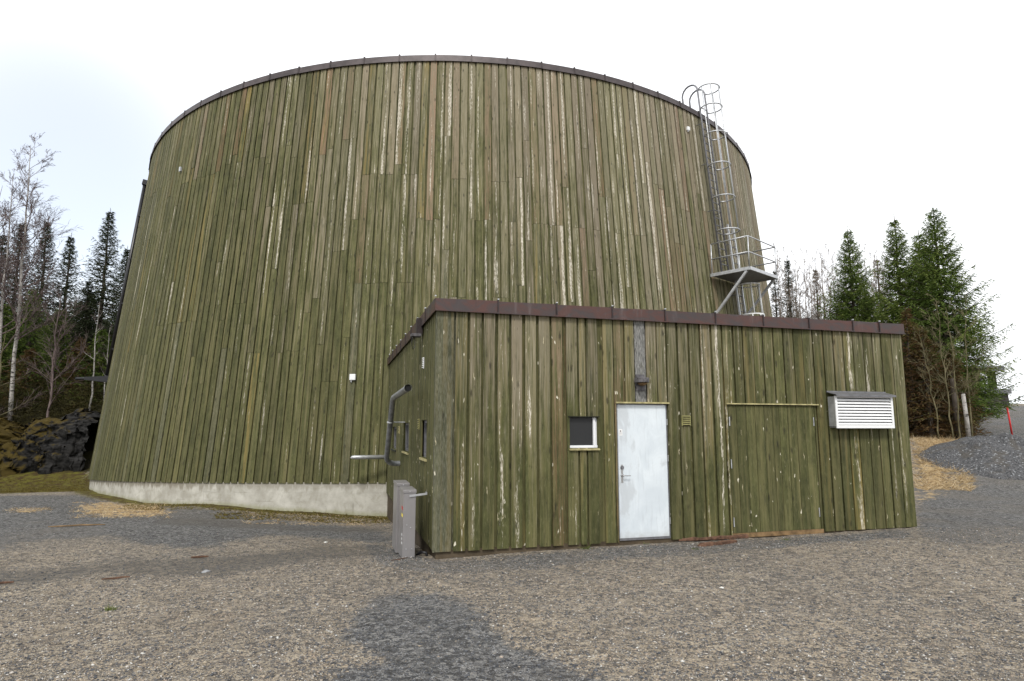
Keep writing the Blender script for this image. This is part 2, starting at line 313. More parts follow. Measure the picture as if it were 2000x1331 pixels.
# ================================================================ GROUND
def ground_mat():
    m=NT('gravel_yard',.92,0,.15); g=m.geo(); grey,moss,straw,forest=m.split('gm'); dirt=m.split('gn')[0]; vary=m.split('gn')[1]
    v1=m.vor(m.map(g,(1,1,.6)),62); v2=m.vor(m.map(g,(1,1,.6)),125); s1=m.n('ShaderNodeSeparateColor'); m.l(v1.outputs['Color'],s1.inputs[0]); s2=m.n('ShaderNodeSeparateColor'); m.l(v2.outputs['Color'],s2.inputs[0])
    n=m.noise(g,1.1,6,.6); nb=m.noise(g,.35,4,.6); nf=m.noise(g,9,4,.65)
    v0=m.vor(m.map(g,(1,1,.6)),27); s0_=m.n('ShaderNodeSeparateColor'); m.l(v0.outputs['Color'],s0_.inputs[0]); sp_=m.noise(g,17,4,.75)
    t=m.mix(s1.outputs[0],(.21,.175,.135),(.56,.46,.335)); t=m.mix(m.ss(s1.outputs[1],.62,.66),t,(.105,.112,.122)); t=m.mix(m.ss(s1.outputs[2],.86,.9),t,(.46,.44,.40)); t=m.mix(m.ma('MULTIPLY',s2.outputs[1],.4),t,(.09,.075,.055))
    t=m.mix(m.ma('MULTIPLY',m.ss(n,.45,.7),.5),t,(.235,.19,.135)); t=m.mix(m.ma('MULTIPLY',m.ss(nb,.42,.66),.5),t,(.105,.102,.100)); t=m.mix(m.ma('MULTIPLY',m.ss(m.noise(g,4.5,5,.7),.5,.68),.45),t,(.085,.080,.075))
    q=m.mix(s2.outputs[0],(.064,.063,.062),(.205,.200,.192)); q=m.mix(m.ss(s2.outputs[2],.9,.93),q,(.36,.37,.38)); q=m.mix(m.ma('MULTIPLY',m.ss(nf,.4,.75),.35),q,(.075,.073,.070))
    t=m.mix(m.ma('MULTIPLY',m.ss(s0_.outputs[0],.40,.8),.62),t,(.062,.058,.055)); v00=m.vor(m.map(g,(1,1,.6)),13); s00=m.n('ShaderNodeSeparateColor'); m.l(v00.outputs['Color'],s00.inputs[0]); t=m.mix(m.ma('MULTIPLY',m.ss(s00.outputs[0],.6,.9),.4),t,(.08,.07,.06)); t=m.mix(m.ma('MULTIPLY',m.ss(s00.outputs[1],.7,.9),.35),t,(.42,.36,.27)); t=m.mix(m.ma('MULTIPLY',m.ss(s0_.outputs[1],.7,.95),.5),t,(.42,.36,.27)); t=m.mix(m.ma('MULTIPLY',m.ss(sp_,.52,.66),.45),t,(.06,.055,.05))
    q=m.mix(m.ma('MULTIPLY',m.ss(s0_.outputs[0],.45,.85),.7),q,(.028,.027,.026)); q=m.mix(m.ma('MULTIPLY',m.ss(s0_.outputs[1],.68,.9),.65),q,(.27,.262,.245)); q=m.mix(m.ma('MULTIPLY',m.ss(s00.outputs[2],.6,.9),.45),q,(.035,.034,.032)); q=m.mix(m.ma('MULTIPLY',m.ss(nb,.45,.62),.35),q,(.16,.14,.115)); q=m.mix(m.ma('MULTIPLY',m.ss(sp_,.52,.66),.4),q,(.04,.04,.04))
    gm=m.ss(m.ma('ADD',grey,m.ma('ADD',m.ma('MULTIPLY',m.ma('SUBTRACT',nf,.5),1.1),m.ma('MULTIPLY',m.ma('SUBTRACT',n,.5),1.3))),.30,.72)
    c=m.mix(gm,t,q)
    dm=m.ss(m.ma('ADD',dirt,m.ma('MULTIPLY',m.ma('SUBTRACT',nf,.5),.9)),.4,.7); c=m.mix(m.ma('MULTIPLY',dm,.5),c,m.mix(nf,(.062,.056,.048),(.12,.112,.10)))
    mm=m.ss(m.ma('ADD',moss,m.ma('MULTIPLY',m.ma('SUBTRACT',nf,.5),1.1)),.45,.7); c=m.mix(mm,c,m.mix(m.ss(m.noise(g,3.1,5,.7),.35,.65),(.055,.034,.016),(.125,.115,.022)))
    sm=m.ss(m.ma('ADD',straw,m.ma('MULTIPLY',m.ma('SUBTRACT',m.noise(m.map(g,(5,5,5)),1,5,.75),.5),2.6)),.62,.95); c=m.mix(sm,c,m.mix(m.noise(g,30,3),(.26,.17,.07),(.60,.46,.27)))
    fm=m.ss(m.ma('ADD',forest,m.ma('MULTIPLY',m.ma('SUBTRACT',nf,.5),.5)),.4,.6); c=m.mix(fm,c,m.mix(m.ss(n,.35,.65),(.022,.018,.010),(.055,.050,.014)))
    m.col(c); h=m.ma('ADD',m.ma('MULTIPLY',v1.outputs['Distance'],-1.0),m.ma('MULTIPLY',v2.outputs['Distance'],-.45)); m.bump(m.ma('ADD',h,m.ma('MULTIPLY',nf,.8)),.85,.02); return m.m
M['ground']=ground_mat()
def poly_mask(pxpoly,X,Y,zg,soft=.25):
    P=np.array([on_z(a,b,zg)[:2] for a,b in pxpoly]); d=np.full(X.shape,1e9); ins=np.zeros(X.shape,bool)
    for i in range(len(P)):
        a=P[i]; b=P[(i+1)%len(P)]; e=b-a; L=max((e**2).sum(),1e-9)
        t=np.clip(((X-a[0])*e[0]+(Y-a[1])*e[1])/L,0,1); d=np.minimum(d,np.hypot(X-a[0]-t*e[0],Y-a[1]-t*e[1]))
        c=((a[1]>Y)!=(b[1]>Y))&(X<(b[0]-a[0])*(Y-a[1])/((b[1]-a[1]) if abs(b[1]-a[1])>1e-9 else 1e-9)+a[0]); ins^=c
    sd=np.where(ins,d,-d); return np.clip(.5+sd/(2*soft),0,1)
def ground():
    NA,NR=900,330; cx,cy=CAM[0],CAM[1]-.5
    rr=np.r_[0.15,np.geomspace(1.2,420,NR-1)]; aa=np.linspace(0,2*np.pi,NA,endpoint=False)
    # denser angles towards the yard in front
    aa=(aa+ -.62*np.sin(aa-np.radians(75))); R,A=np.meshgrid(rr,aa,indexing='ij'); X=(cx+R*np.cos(A)).ravel(); Y=(cy+R*np.sin(A)).ravel()
    Z=gz(X,Y); d=np.hypot(X-CAM[0],Y-CAM[1]); amp=np.clip(d/12,.35,1)
    Z+=(fbm(X*.9+50,Y*.9+50,3)-.5)*.07+(fbm(X*4+9,Y*4+9,11)-.5)*.028
    Z+=(fbm(X*.3+50,Y*.3+50,5)-.5)*.5*np.clip((np.hypot(X-TX,Y-TY)-20)/30,0,1)
    k=lambda *a,**b:poly_mask(*a,**b)
    dx_=X-CAM[0]; dy_=Y-CAM[1]; dz_=Z-CAM[2]; dep_=dx_*FW[0]+dy_*FW[1]+dz_*FW[2]; dq=np.maximum(dep_,.5)
    px_=1000+F*(dx_*RT[0]+dy_*RT[1]+dz_*RT[2])/dq; py_=665.5-F*(dx_*UP[0]+dy_*UP[1]+dz_*UP[2])/dq
    grey=np.maximum.reduce([
      k([(740,1142),(800,1133),(878,1141),(926,1172),(968,1222),(1016,1256),(1088,1277),(1184,1312),(1300,1390),(1500,1700),(500,1700),(560,1400),(624,1331),(656,1298),(738,1281),(684,1252),(672,1216),(696,1176)],X,Y,0,soft=.22),
      k([(-900,955),(0,960),(180,960),(240,980),(430,990),(640,1010),(775,1030),(775,1070),(640,1050),(520,1040),(440,1072),(330,1075),(220,1055),(160,1045),(80,1050),(0,1078),(-900,1090)],X,Y,-.4,soft=.7),
      k([(700,1030),(790,1050),(850,1095),(1000,1090),(1200,1072),(1440,1062),(1620,1052),(1780,1040),(1780,1060),(1600,1072),(1300,1098),(1100,1110),(860,1120),(740,1100)],X,Y,-.12,soft=.12)*.8,
      k([(1790,1040),(1790,925),(2600,925),(2600,1060),(2000,1062),(1850,1066)],X,Y,-.05,soft=.3),
      np.clip((px_-1800-np.clip((940-py_)*.75,0,60))/30,0,1)*(dep_>0)*(dep_<60)*(py_<950)])
    dirt=np.maximum.reduce([k([(0,1110),(180,1105),(300,1092),(380,1085),(470,1080),(640,1055),(740,1062),(770,1085),(600,1105),(520,1125),(430,1142),(330,1140),(200,1130),(80,1150),(0,1155),(-600,1180),(-600,1120)],X,Y,-.3,soft=.45)*.9,
      k([(300,1005),(760,1030),(770,1045),(500,1035),(280,1030)],X,Y,-.5,soft=.3)*.7])
    # bearing round the tank for the mossy strip at its foot
    rd=np.hypot(X-TX,Y-TY)-RB; moss=np.clip(1.05-np.abs(rd-.15)/.95,0,1)*.85*(X<3); moss=np.maximum(moss,k([(-900,945),(-900,930),(175,930),(178,958),(90,966),(0,968)],X,Y,-.6,soft=.5)*.95)
    st=np.maximum.reduce([k([(140,985),(200,975),(320,985),(340,1000),(300,1012),(180,1008)],X,Y,-.5,soft=.25)*.85,k([(20,993),(85,988),(85,996),(20,1000)],X,Y,-.5,soft=.15)*.7,k([(1770,935),(1780,860),(1890,860),(1900,885),(1840,925)],X,Y,.5,soft=.6)*.9])
    d0=ray(0,800); bearing=(X-CAM[0])*RT[0]+(Y-CAM[1])*RT[1]; depth=(X-CAM[0])*FW[0]+(Y-CAM[1])*FW[1]
    fo=np.clip((depth-27.5)/1.5,0,1)*np.clip((-bearing/np.maximum(depth,1))*8,0,1)
    # forest floor on the right behind the straw bank
    sx=bearing/np.maximum(depth,1); fo=np.maximum(fo,np.clip((depth-27)/1.5,0,1)*np.clip((.735-sx)*14,0,1)*np.clip((sx+.05)*20,0,1))
    fo=np.maximum(fo,np.clip((np.hypot(X,Y)-120)/20,0,1)*.8)
    idx=np.arange(NR*NA).reshape(NR,NA); a=idx[:-1]; b=idx[1:]
    Fc=np.stack([a,b,np.roll(b,-1,1),np.roll(a,-1,1)],-1).reshape(-1,4)
    V=np.c_[X,Y,Z]; 
    rawmesh('ground',V,Fc,M['ground'],smooth=True,attrs=dict(gm=np.c_[grey,moss,st,fo],gn=np.c_[dirt,np.zeros_like(X),np.zeros_like(X),np.ones_like(X)]),kind='structure')
    me=bpy.data.objects['ground'].data
    return grey
ground()
def gdetail(x,y): 
    x=np.atleast_1d(np.asarray(x,float)); y=np.atleast_1d(np.asarray(y,float))
    return gz(x,y)+(fbm(x*.9+50,y*.9+50,3)-.5)*.07+(fbm(x*4+9,y*4+9,11)-.5)*.028+(fbm(x*.3+50,y*.3+50,5)-.5)*.5*np.clip((np.hypot(x-TX,y-TY)-20)/30,0,1)
def gd1(x,y): return float(gdetail([x],[y])[0])
# ================================================================ TANK
def cladding_attrs(n,fb,ft,peel,och,red,rnd,w,v0,v1,grey=0):
    return
tank=empty('water_tank',(TX,TY,ZB),'huge round water tank clad in weathered green boards with a brown metal rim','water tank')
def tank_clad():
    mb=MB(); N=387; st=2*math.pi/N; rn=random.Random(3)
    def seg(a0,a1,z0,z1,off,th,fb,ft,peel,och,red,rnd,v0,grey=0,tilt=0):
        P=[]
        for z,extra in ((z0,tilt),(z1,0)):
            for a,o in ((a0,off),(a1,off),(a1,off-th),(a0,off-th)): P.append(tp(a,z,o+extra))
        w=(a1-a0)*15.6; L=z1-z0
        wa=[(fb,peel,och,red)]*4+[(ft,peel,och,red)]*4
        wb=[(rnd,0,v0,grey),(rnd,w,v0,grey),(rnd,w,v0,grey),(rnd,0,v0,grey),(rnd,0,v0+L,grey),(rnd,w,v0+L,grey),(rnd,w,v0+L,grey),(rnd,0,v0+L,grey)]
        mb.hexa(P,wa=wa,wb=wb)
    for i in range(N):
        a=i*st; deg=(math.degrees(a)+180)%360-180
        zb,zt=rim(a,False),rim(a,True)-.1
        # where the photograph looks: weathering is strongest high up and towards the right of the visible face
        side=1/(1+math.exp(-(deg+118)/11)); 
        for layer in (0,1):
            zb=rim(a,False)-(.014 if layer else 0)
            if layer==0: a0,a1=a+st*.075,a+st*.875; off,th=0,.026
            else: a0,a1=a-st*.16,a+st*.22; off,th=-.046,.02
            if layer==0: a0+=rn.uniform(-1,1)*st*.035; a1+=rn.uniform(-1,1)*st*.035
            if layer==0: pat=rn.random()
            gq=math.sin(i*.31)*.5+math.sin(i*.113+2)*.5; step=round(gq*1.6)*.42; J=lambda: rn.gauss(0,.018)
            cuts=[]
            if -200<deg<20:
                up=1.15 if deg<-116 else 0
                if pat<.40: cuts=[5.45+step+J(),9.15+up+step*.4+J()]
                elif pat<.78: cuts=[4.1+step*.5+J(),7.85+up*.6+J()]
                elif pat<.92: cuts=[3.0+J(),6.9+step+J(),10.6+J()]
                else: cuts=[5.0+rn.uniform(-.5,.5),9.7+rn.uniform(-.4,.4)]
            else: cuts=[5.5,9.1]
            zs=[zb]+[c for c in cuts if zb+.4<c<zt-.4]+[zt]
            streaky=rn.random()<.16+.26*side; brd=rn.random()
            for z0,z1 in zip(zs[:-1],zs[1:]):
                def fd(z):
                    h=(z-zb)/(zt-zb); return .02+.24*side+.80*max(0,h-.08)*(.40+.75*side)
                jit=rn.gauss(0,.10)
                pk=0
                if layer==0:
                    h=((z0+z1)/2-zb)/(zt-zb)
                    pk=max(0,rn.gauss(.24+.36*side*h,.15)) if not streaky else rn.uniform(.50,.98)*(.5+.5*side)*(0.5+.5*min(1,h*1.6))
                och=(rn.uniform(.25,.8) if rn.random()<.13*(.35+h) else rn.uniform(0,.12)) if layer==0 else .05
                red=(rn.uniform(.35,.8) if rn.random()<.16*h*(.5+side) else rn.uniform(0,.06)) if layer==0 else 0
                gr=rn.uniform(.05,.2) if rn.random()<.06 else 0
                rnd=brd+rn.uniform(0,.02)
                seg(a0,a1,z0+(.004 if z0>zb else 0),z1-.003,off+(rn.uniform(-.003,.003)),th,fd(z0)+jit-(.6 if layer else 0),fd(z1)+jit-(.6 if layer else 0),pk,och,red,rnd,rn.random()*5,gr,tilt=rn.uniform(0,.006) if layer==0 else 0)  # under boards get darker, less faded paint to deepen the seam shade
    mb.build('board_cladding',M['tank_wood'],tank).location=-Vector(tank.location)
def ringmesh(name,mat,prof,N=387,smooth=False,closed_prof=True,attrf=None):
    """prof(a)-> list of points for one section"""
    mb=MB(); base=0; secs=[prof(2*math.pi*i/N) for i in range(N)]; k=len(secs[0])
    vs=[p for s in secs for p in s]; fs=[]
    for i in range(N):
        j=(i+1)%N
        for q in range(k if closed_prof else k-1):
            r=(q+1)%k; fs.append((i*k+q,j*k+q,j*k+r,i*k+r))
    at={}
    if attrf: at['fa']=[attrf(i,q,2*math.pi*i/N,secs[i][q]) for i in range(N) for q in range(k)]
    mb.add(vs,fs,**at); o=mb.build(name,mat,tank,smooth); o.location=-Vector(tank.location); return o
tank_clad()
ringmesh('wall_sheathing',M['core'],lambda a:[tp(a,rim(a,False)+.01,-.07),tp(a,rim(a,True)-.05,-.07),tp(a,rim(a,True)-.05,-.2),tp(a,rim(a,False)+.01,-.2)])
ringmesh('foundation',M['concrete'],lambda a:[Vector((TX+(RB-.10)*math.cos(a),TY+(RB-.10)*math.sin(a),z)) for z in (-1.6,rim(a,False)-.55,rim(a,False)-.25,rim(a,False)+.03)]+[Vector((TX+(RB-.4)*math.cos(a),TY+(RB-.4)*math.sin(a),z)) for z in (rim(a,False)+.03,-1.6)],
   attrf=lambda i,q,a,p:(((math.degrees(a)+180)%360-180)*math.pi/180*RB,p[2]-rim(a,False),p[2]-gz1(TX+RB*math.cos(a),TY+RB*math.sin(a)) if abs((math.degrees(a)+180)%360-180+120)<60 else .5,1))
SEG=82; SO=math.radians(-104.5)
def capsec(a):
    z=rim(a,True); return [tp(a,z-.215,.055),tp(a,z,.050),tp(a,z+.012,-.30),tp(a,z-.02,-.30),tp(a,z-.03,.02),tp(a,z-.215,.035)]
def cap():
    mb=MB()
    for i in range(SEG):
        a0=SO+2*math.pi*i/SEG; a1=SO+2*math.pi*(i+1)/SEG; sub=4; secs=[capsec(a0+(a1-a0)*k/sub) for k in range(sub+1)]; dz=random.uniform(-.008,.008)
        secs=[[p+Vector((0,0,dz)) for p in s] for s in secs]; k=len(secs[0]); fs=[]
        for s in range(sub):
            for q in range(k): fs.append((s*k+q,(s+1)*k+q,(s+1)*k+(q+1)%k,s*k+(q+1)%k))
        mb.add([p for s in secs for p in s],fs)
    o=mb.build('roof_edge_flashing',M['tank_flash'],tank); o.location=-Vector(tank.location)
    for i in range(SEG):
        a=SO+2*math.pi*i/SEG; da=.0016; P=[]
        for aa in (a-da,a+da):
            z=rim(aa,True); P+= [tp(aa,z-.225,.068),tp(aa,z+.035,.062),tp(aa,z+.035,-.04),tp(aa,z-.225,.045)]
        o=MB().hexa([P[0],P[4],P[7],P[3],P[1],P[5],P[6],P[2]]).build('seam_strip',M['seam'],tank); o.location=-Vector(tank.location)
cap()
mb=MB(); vs=[]; NN=96
for rr_,dz in ((1,0),(.5,.5),(.02,.9)):
    for i in range(NN):
        a=2*math.pi*i/NN; z=rim(a,True); vs.append(Vector((TX,TY,ZT-.03+dz))+Vector(((Rz(z)-.28)*math.cos(a),(Rz(z)-.28)*math.sin(a),z-ZT))*rr_)
fs=[(k*NN+i,k*NN+(i+1)%NN,(k+1)*NN+(i+1)%NN,(k+1)*NN+i) for k in (0,1) for i in range(NN)]
mb.add(vs,fs); o=mb.build('roof',M['felt'],tank); o.location=-Vector(tank.location)
# ================================================================ ANNEX
AW,AD,AZT,AFB,AZB=8.711,9.4,3.630,3.438,-.047
AE=(0,0,AZB)
annex=empty('pump_house',AE,'flat roofed annex of flaking green vertical boards with a grey steel door','building')
def P_(o): o.location=-Vector(AE) if o.parent is annex else o.location; return o
def part(mb,name,mat,**k): return P_(mb.build(name,mat,annex,**k))
def cut_pieces(u0,u1,z0,z1,ops):
    """split rectangle around rectangular openings"""
    us=sorted({u0,u1,*[x for o in ops for x in o[:2] if u0<x<u1]}); out=[]
    for a,b in zip(us[:-1],us[1:]):
        zs=[(z0,z1)]
        for o in ops:
            if o[0]<(a+b)/2<o[1]:
                nz=[]
                for p,q in zs:
                    if o[2]>p: nz.append((p,min(q,o[2])))
                    if o[3]<q: nz.append((max(p,o[3]),q))
                zs=[t for t in nz if t[1]-t[0]>.01]
        out+=[(a,b,p,q) for p,q in zs]
    # merge neighbours with equal z-range
    mg=[]
    for r in out:
        for s in mg:
            if abs(s[1]-r[0])<1e-6 and abs(s[2]-r[2])<1e-6 and abs(s[3]-r[3])<1e-6: s[1]=r[1]; break
        else: mg.append(list(r))
    return mg
def wall_boards(name,boards,ops,T,prop,seed,back=.036):
    """T(u,d,z): u along wall, d depth outward(-)/inward(+)"""
    mb=MB(); rn=random.Random(seed)
    def add(u0,u1,z0,z1,d0,d1,at):
        fb,ft,pk,oc,rd,rnd,gr,v0=at; P=[T(*q) for q in ((u0,d0,z0),(u1,d0,z0),(u1,d1,z0),(u0,d1,z0),(u0,d0,z1),(u1,d0,z1),(u1,d1,z1),(u0,d1,z1))]
        fz=lambda z:fb+(ft-fb)*(z+.05)/3.5
        mb.hexa(P,wa=[(fz(z0),pk,oc,rd)]*4+[(fz(z1),pk,oc,rd)]*4,wb=[(rnd,u,z0+v0,gr) for u in (0,u1-u0,u1-u0,0)]+[(rnd,u,z1+v0,gr) for u in (0,u1-u0,u1-u0,0)])
    for i,(u0,u1) in enumerate(boards):
        at=prop(i,(u0+u1)/2,rn); dd=rn.uniform(-.002,.002)
        for a,b,p,q in cut_pieces(u0,u1,AZB+rn.uniform(-.003,0),AFB+.06,ops): add(a,b,p,q,dd,.022+dd,at)
    # under boards: unfaded green, darkened further to put the gap shadow into the colour
    for i in range(len(boards)-1):
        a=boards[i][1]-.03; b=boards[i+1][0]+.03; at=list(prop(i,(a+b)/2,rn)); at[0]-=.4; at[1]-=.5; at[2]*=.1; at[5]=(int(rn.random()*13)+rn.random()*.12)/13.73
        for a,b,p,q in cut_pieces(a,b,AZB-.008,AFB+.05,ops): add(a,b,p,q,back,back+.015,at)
    return part(mb,name,M['annex_wood'])
def core_wall(name,u0,u1,ops,T,d0=.053,d1=.16):
    mb=MB()
    for a,b,p,q in cut_pieces(u0,u1,AZB,AFB+.1,ops):
        mb.hexa([T(*c) for c in ((a,d0,p),(b,d0,p),(b,d1,p),(a,d1,p),(a,d0,q),(b,d0,q),(b,d1,q),(a,d1,q))])
    return part(mb,name,M['core'])
FB=[(-.017,.085),(.087,.248),(.281,.456),(.496,.671),(.71,.887),(.933,1.109),(1.149,1.317),(1.37,1.543),(1.589,1.762),(1.80,1.968),(2.045,2.217),(2.254,2.354),(2.386,2.567),(2.665,2.835),(2.852,3.021),(3.048,3.208),(3.224,3.402),(3.43,3.61),(3.627,3.78),(3.809,3.981),(4.019,4.193),(4.233,4.409),(4.445,4.622),(4.664,4.838),(4.874,5.049),(5.092,5.251),(5.276,5.468),(5.48,5.655),(5.686,5.869),(5.895,6.073),(6.105,6.292),(6.312,6.489),(6.502,6.692),(6.725,6.918),(6.951,7.133),(7.166,7.356),(7.384,7.576),(7.596,7.804),(7.825,8.014),(8.043,8.212),(8.241,8.455),(8.477,8.711)]
FOPS=[(2.085,2.56,1.395,1.875),(2.88,3.80,-.1,2.105),(4.905,6.70,-.1,2.112)]
TF=lambda u,d,z:Vector((u,d,z)); TL=lambda u,d,z:Vector((d,u,z)); TR=lambda u,d,z:Vector((AW-d,u,z))
PK={0:.1,1:.15,2:.42,3:.52,4:.22,5:.5,6:.52,7:.55,8:.15,9:.25,10:.35,11:.4,12:.35,13:.35,14:.35,15:.22,16:.2,17:.6,18:.35,19:.3,20:.3,21:.22,22:.62,23:.88,24:.45,25:.52,26:.25,27:.3,28:.3,29:.35,30:.42,31:.22,32:.3,33:.3,34:.2,35:.4,36:.80,37:.3,38:.62,39:.2,40:.45,41:.5}
def prop_front(i,u,rn):
    lo=.12 if u>4.8 else .26
    och=.35 if rn.random()<.25 else .08; red=0
    if i in (9,14): red=.5
    if i in (36,): och=.6
    return (lo-.14+rn.gauss(0,.08),lo+.46+rn.gauss(0,.12) if i>1 else .1,min(1,PK.get(i,.3)*.72+.12),och,red,rn.random(),(1.0 if i==16 else (.22 if i<2 else 0)),0)
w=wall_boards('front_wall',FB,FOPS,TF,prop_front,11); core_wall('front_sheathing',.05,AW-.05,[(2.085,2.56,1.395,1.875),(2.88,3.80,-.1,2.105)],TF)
rn=random.Random(5); LB=[(.024,.10),(.102,.19)]; u=.235
while u<9.2: wd=rn.uniform(.155,.185); LB.append((u,u+wd)); u+=wd+rn.uniform(.03,.05)
LOPS=[(.93,1.58,1.22,1.83),(3.42,4.48,1.22,1.80),(5.95,7.10,1.18,1.72)]
prop_left=lambda i,u,rn:(.05+rn.gauss(0,.05),.15+rn.gauss(0,.06),max(0,rn.gauss(.28,.12)),.05,0,rn.random(),.35 if i<2 else 0,0)
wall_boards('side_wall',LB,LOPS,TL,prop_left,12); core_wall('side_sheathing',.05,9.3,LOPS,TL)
RBD=[(.024,.12)]; u=.16
while u<9.0: RBD.append((u,u+.17)); u+=.21
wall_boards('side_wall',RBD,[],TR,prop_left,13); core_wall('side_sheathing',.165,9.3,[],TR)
# foundation, roof, flashing
fb=MB()
for (a,b,c,d) in ((.035,2.87,.035,.25),(3.815,AW-.035,.035,.25),(2.87,3.815,.05,.3)): fb.box(a,b,c,d,-.9,AZB+.02 if (a!=2.87) else -.004)
fb.box(.035,.25,.252,9.0,-1.4,AZB+.02); fb.box(AW-.25,AW-.035,.252,9.0,-.9,AZB+.02)
part(fb,'foundation',M['conc_plain'])
r=MB(); r.box(.0,AW,.0,9.3,AFB+.115,AZT-.03); part(r,'roof',M['felt'])
ff=MB()
L=.9508; s0=-.029; seams=[-.045]+[s0+k*L for k in range(1,9)]+[8.18,AW+.045]
for a,b in zip(seams[:-1],seams[1:]):
    dz=random.uniform(-.006,.006); dy=random.uniform(-.004,.004)
    ff.hexa([Vector(p) for p in ((a,-.045+dy,AFB+dz*.3),(b,-.045-dy,AFB-dz*.3),(b,-.032,AFB),(a,-.032,AFB),(a,-.040+dy,AZT+dz),(b,-.040-dy,AZT-dz),(b,-.026,AZT),(a,-.026,AZT))])
    ff.hexa([Vector(p) for p in ((a,-.026,AZT-.012),(b,-.026,AZT-.012),(b,.22,AZT),(a,.22,AZT),(a,-.026,AZT-.0),(b,-.026,AZT-.0),(b,.22,AZT+.012),(a,.22,AZT+.012))])
ff.bar((-.05,-.055,AFB+.004),(AW+.05,-.055,AFB+.004),.022,.016)
k=0; yl=[-.02+1.0*q for q in range(10)]
for a,b in zip(yl[:-1],yl[1:]):
    for X0,X1 in ((-.047,-.033),(AW+.033,AW+.047)): ff.box(X0,X1,a+.002,b,AFB+random.uniform(-.003,.003),AZT+random.uniform(-.004,.004))
    ff.box(-.033,.22,a+.002,b,AZT-.01,AZT+.002) ; ff.box(AW-.22,AW+.033,a+.002,b,AZT-.01,AZT+.002)
part(ff,'roof_edge_flashing',M['flash'])
for x in seams[1:-1]:
    part(MB().hexa([Vector(p) for p in ((x-.011,-.062,AFB-.012),(x+.011,-.062,AFB-.012),(x+.011,-.04,AFB-.012),(x-.011,-.04,AFB-.012),(x-.009,-.056,AZT+.022),(x+.009,-.056,AZT+.022),(x+.009,.2,AZT+.03),(x-.009,.2,AZT+.03))]),'seam_strip',M['seam'])
for y in yl[1:-1]: part(MB().box(-.062,-.04,y-.01,y+.01,AFB-.01,AZT+.025),'seam_strip',M['seam'])
for x in seams[:-1]: part(MB().box(x-.011,x+.011,-.066,-.04,AZT+.018,AZT+.036),'seam_end_clip',M['galv'])
for y in yl[1:-1]: part(MB().box(-.068,-.04,y-.01,y+.01,AZT+.020,AZT+.038),'seam_end_clip',M['galv'])
# interior floor / dark
dk=MB().box(.3,AW-.3,.5,8,AZB+.02,AZB+.05); part(dk,'floor_slab',M['conc_plain'])
# --- front window
mb=MB(); mb.box(2.055,2.083,.06,.11,1.40,1.87); mb.box(2.49,2.522,.028,.11,1.43,1.87); mb.box(2.087,2.558,.030,.11,1.397,1.435); mb.box(2.083,2.49,.06,.11,1.878,1.90); mb.box(2.522,2.556,.048,.12,1.43,1.87)
fr=part(mb,'window_frame',M['paint_white'],bevel=.003)
g=MB().box(2.080,2.492,.062,.068,1.432,1.88).build('window_screen',M['screen'],annex); P_(g)
mb=MB(); mb.hexa([Vector(p) for p in ((2.07,-.035,1.362),(2.575,-.035,1.362),(2.575,.06,1.375),(2.07,.06,1.375),(2.07,-.035,1.383),(2.575,-.035,1.383),(2.575,.06,1.396),(2.07,.06,1.396))]); part(mb,'window_sill',M['lintel'])
mb=MB().box(2.06,2.585,-.012,.04,1.873,1.886); part(mb,'window_head_strip',M['core'])
# --- steel door
DT=MB().box(2.911,3.778,.045,.085,.002,2.075).build('steel_door',M['door'],annex,bevel=.004); P_(DT)
DT['label']='dented galvanised steel door, pale bluish grey'
def dpart(mb,name,mat,**k): return mb.build(name,mat,DT,**k)
mb=MB(); mb.tube([(2.975,.045,1.085),(2.975,.032,1.085)],.030,18); mb.tube([(2.975,.034,1.085),(2.975,.024,1.085)],.018,14); dpart(mb,'lock_cylinder',M['galv_dark'],smooth=False)
mb=MB(); mb.tube([(2.972,.045,.965),(2.972,.03,.965)],.024,16); mb.tube([(2.972,.045,.965),(2.972,-.01,.965),(2.985,-.018,.965),(3.09,-.018,.962)],.0085,10); mb.box(2.955,2.989,.041,.046,.85,1.13); dpart(mb,'door_handle',M['steel_ring'],smooth=False)
for z in (1.80,1.22,.24): dpart(MB().tube([(3.79,.036,z-.05),(3.79,.036,z+.05)],.011,10),'hinge',M['steel_ring'])
st_=dpart(MB().box(2.93,2.995,.0425,.0445,1.585,1.685),'door_sticker',M['white'])
mb=MB(); mb.tube([(2.962,.0425,1.655),(2.962,.0405,1.655)],.013,14)
for z in (1.625,): mb.box(2.937,2.988,.0405,.042,z-.003,z+.003)
for q in range(3): mb.box(2.939+q*.017,2.949+q*.017,.0405,.042,1.602,1.606)
mb.build('sticker_print',M['ink'],st_)
mb=MB(); mb.box(2.882,2.908,.03,.12,.0,2.10); mb.box(3.782,3.798,.044,.12,.0,2.10); mb.box(2.908,3.782,.046,.12,2.078,2.10); part(mb,'door_frame',M['galv_dark'])
part(MB().box(2.872,3.812,-.022,.045,2.094,2.118),'door_head_strip',M['lintel'])
part(MB().box(2.905,3.785,.03,.13,-.03,.0),'door_threshold',M['galv_dark'])
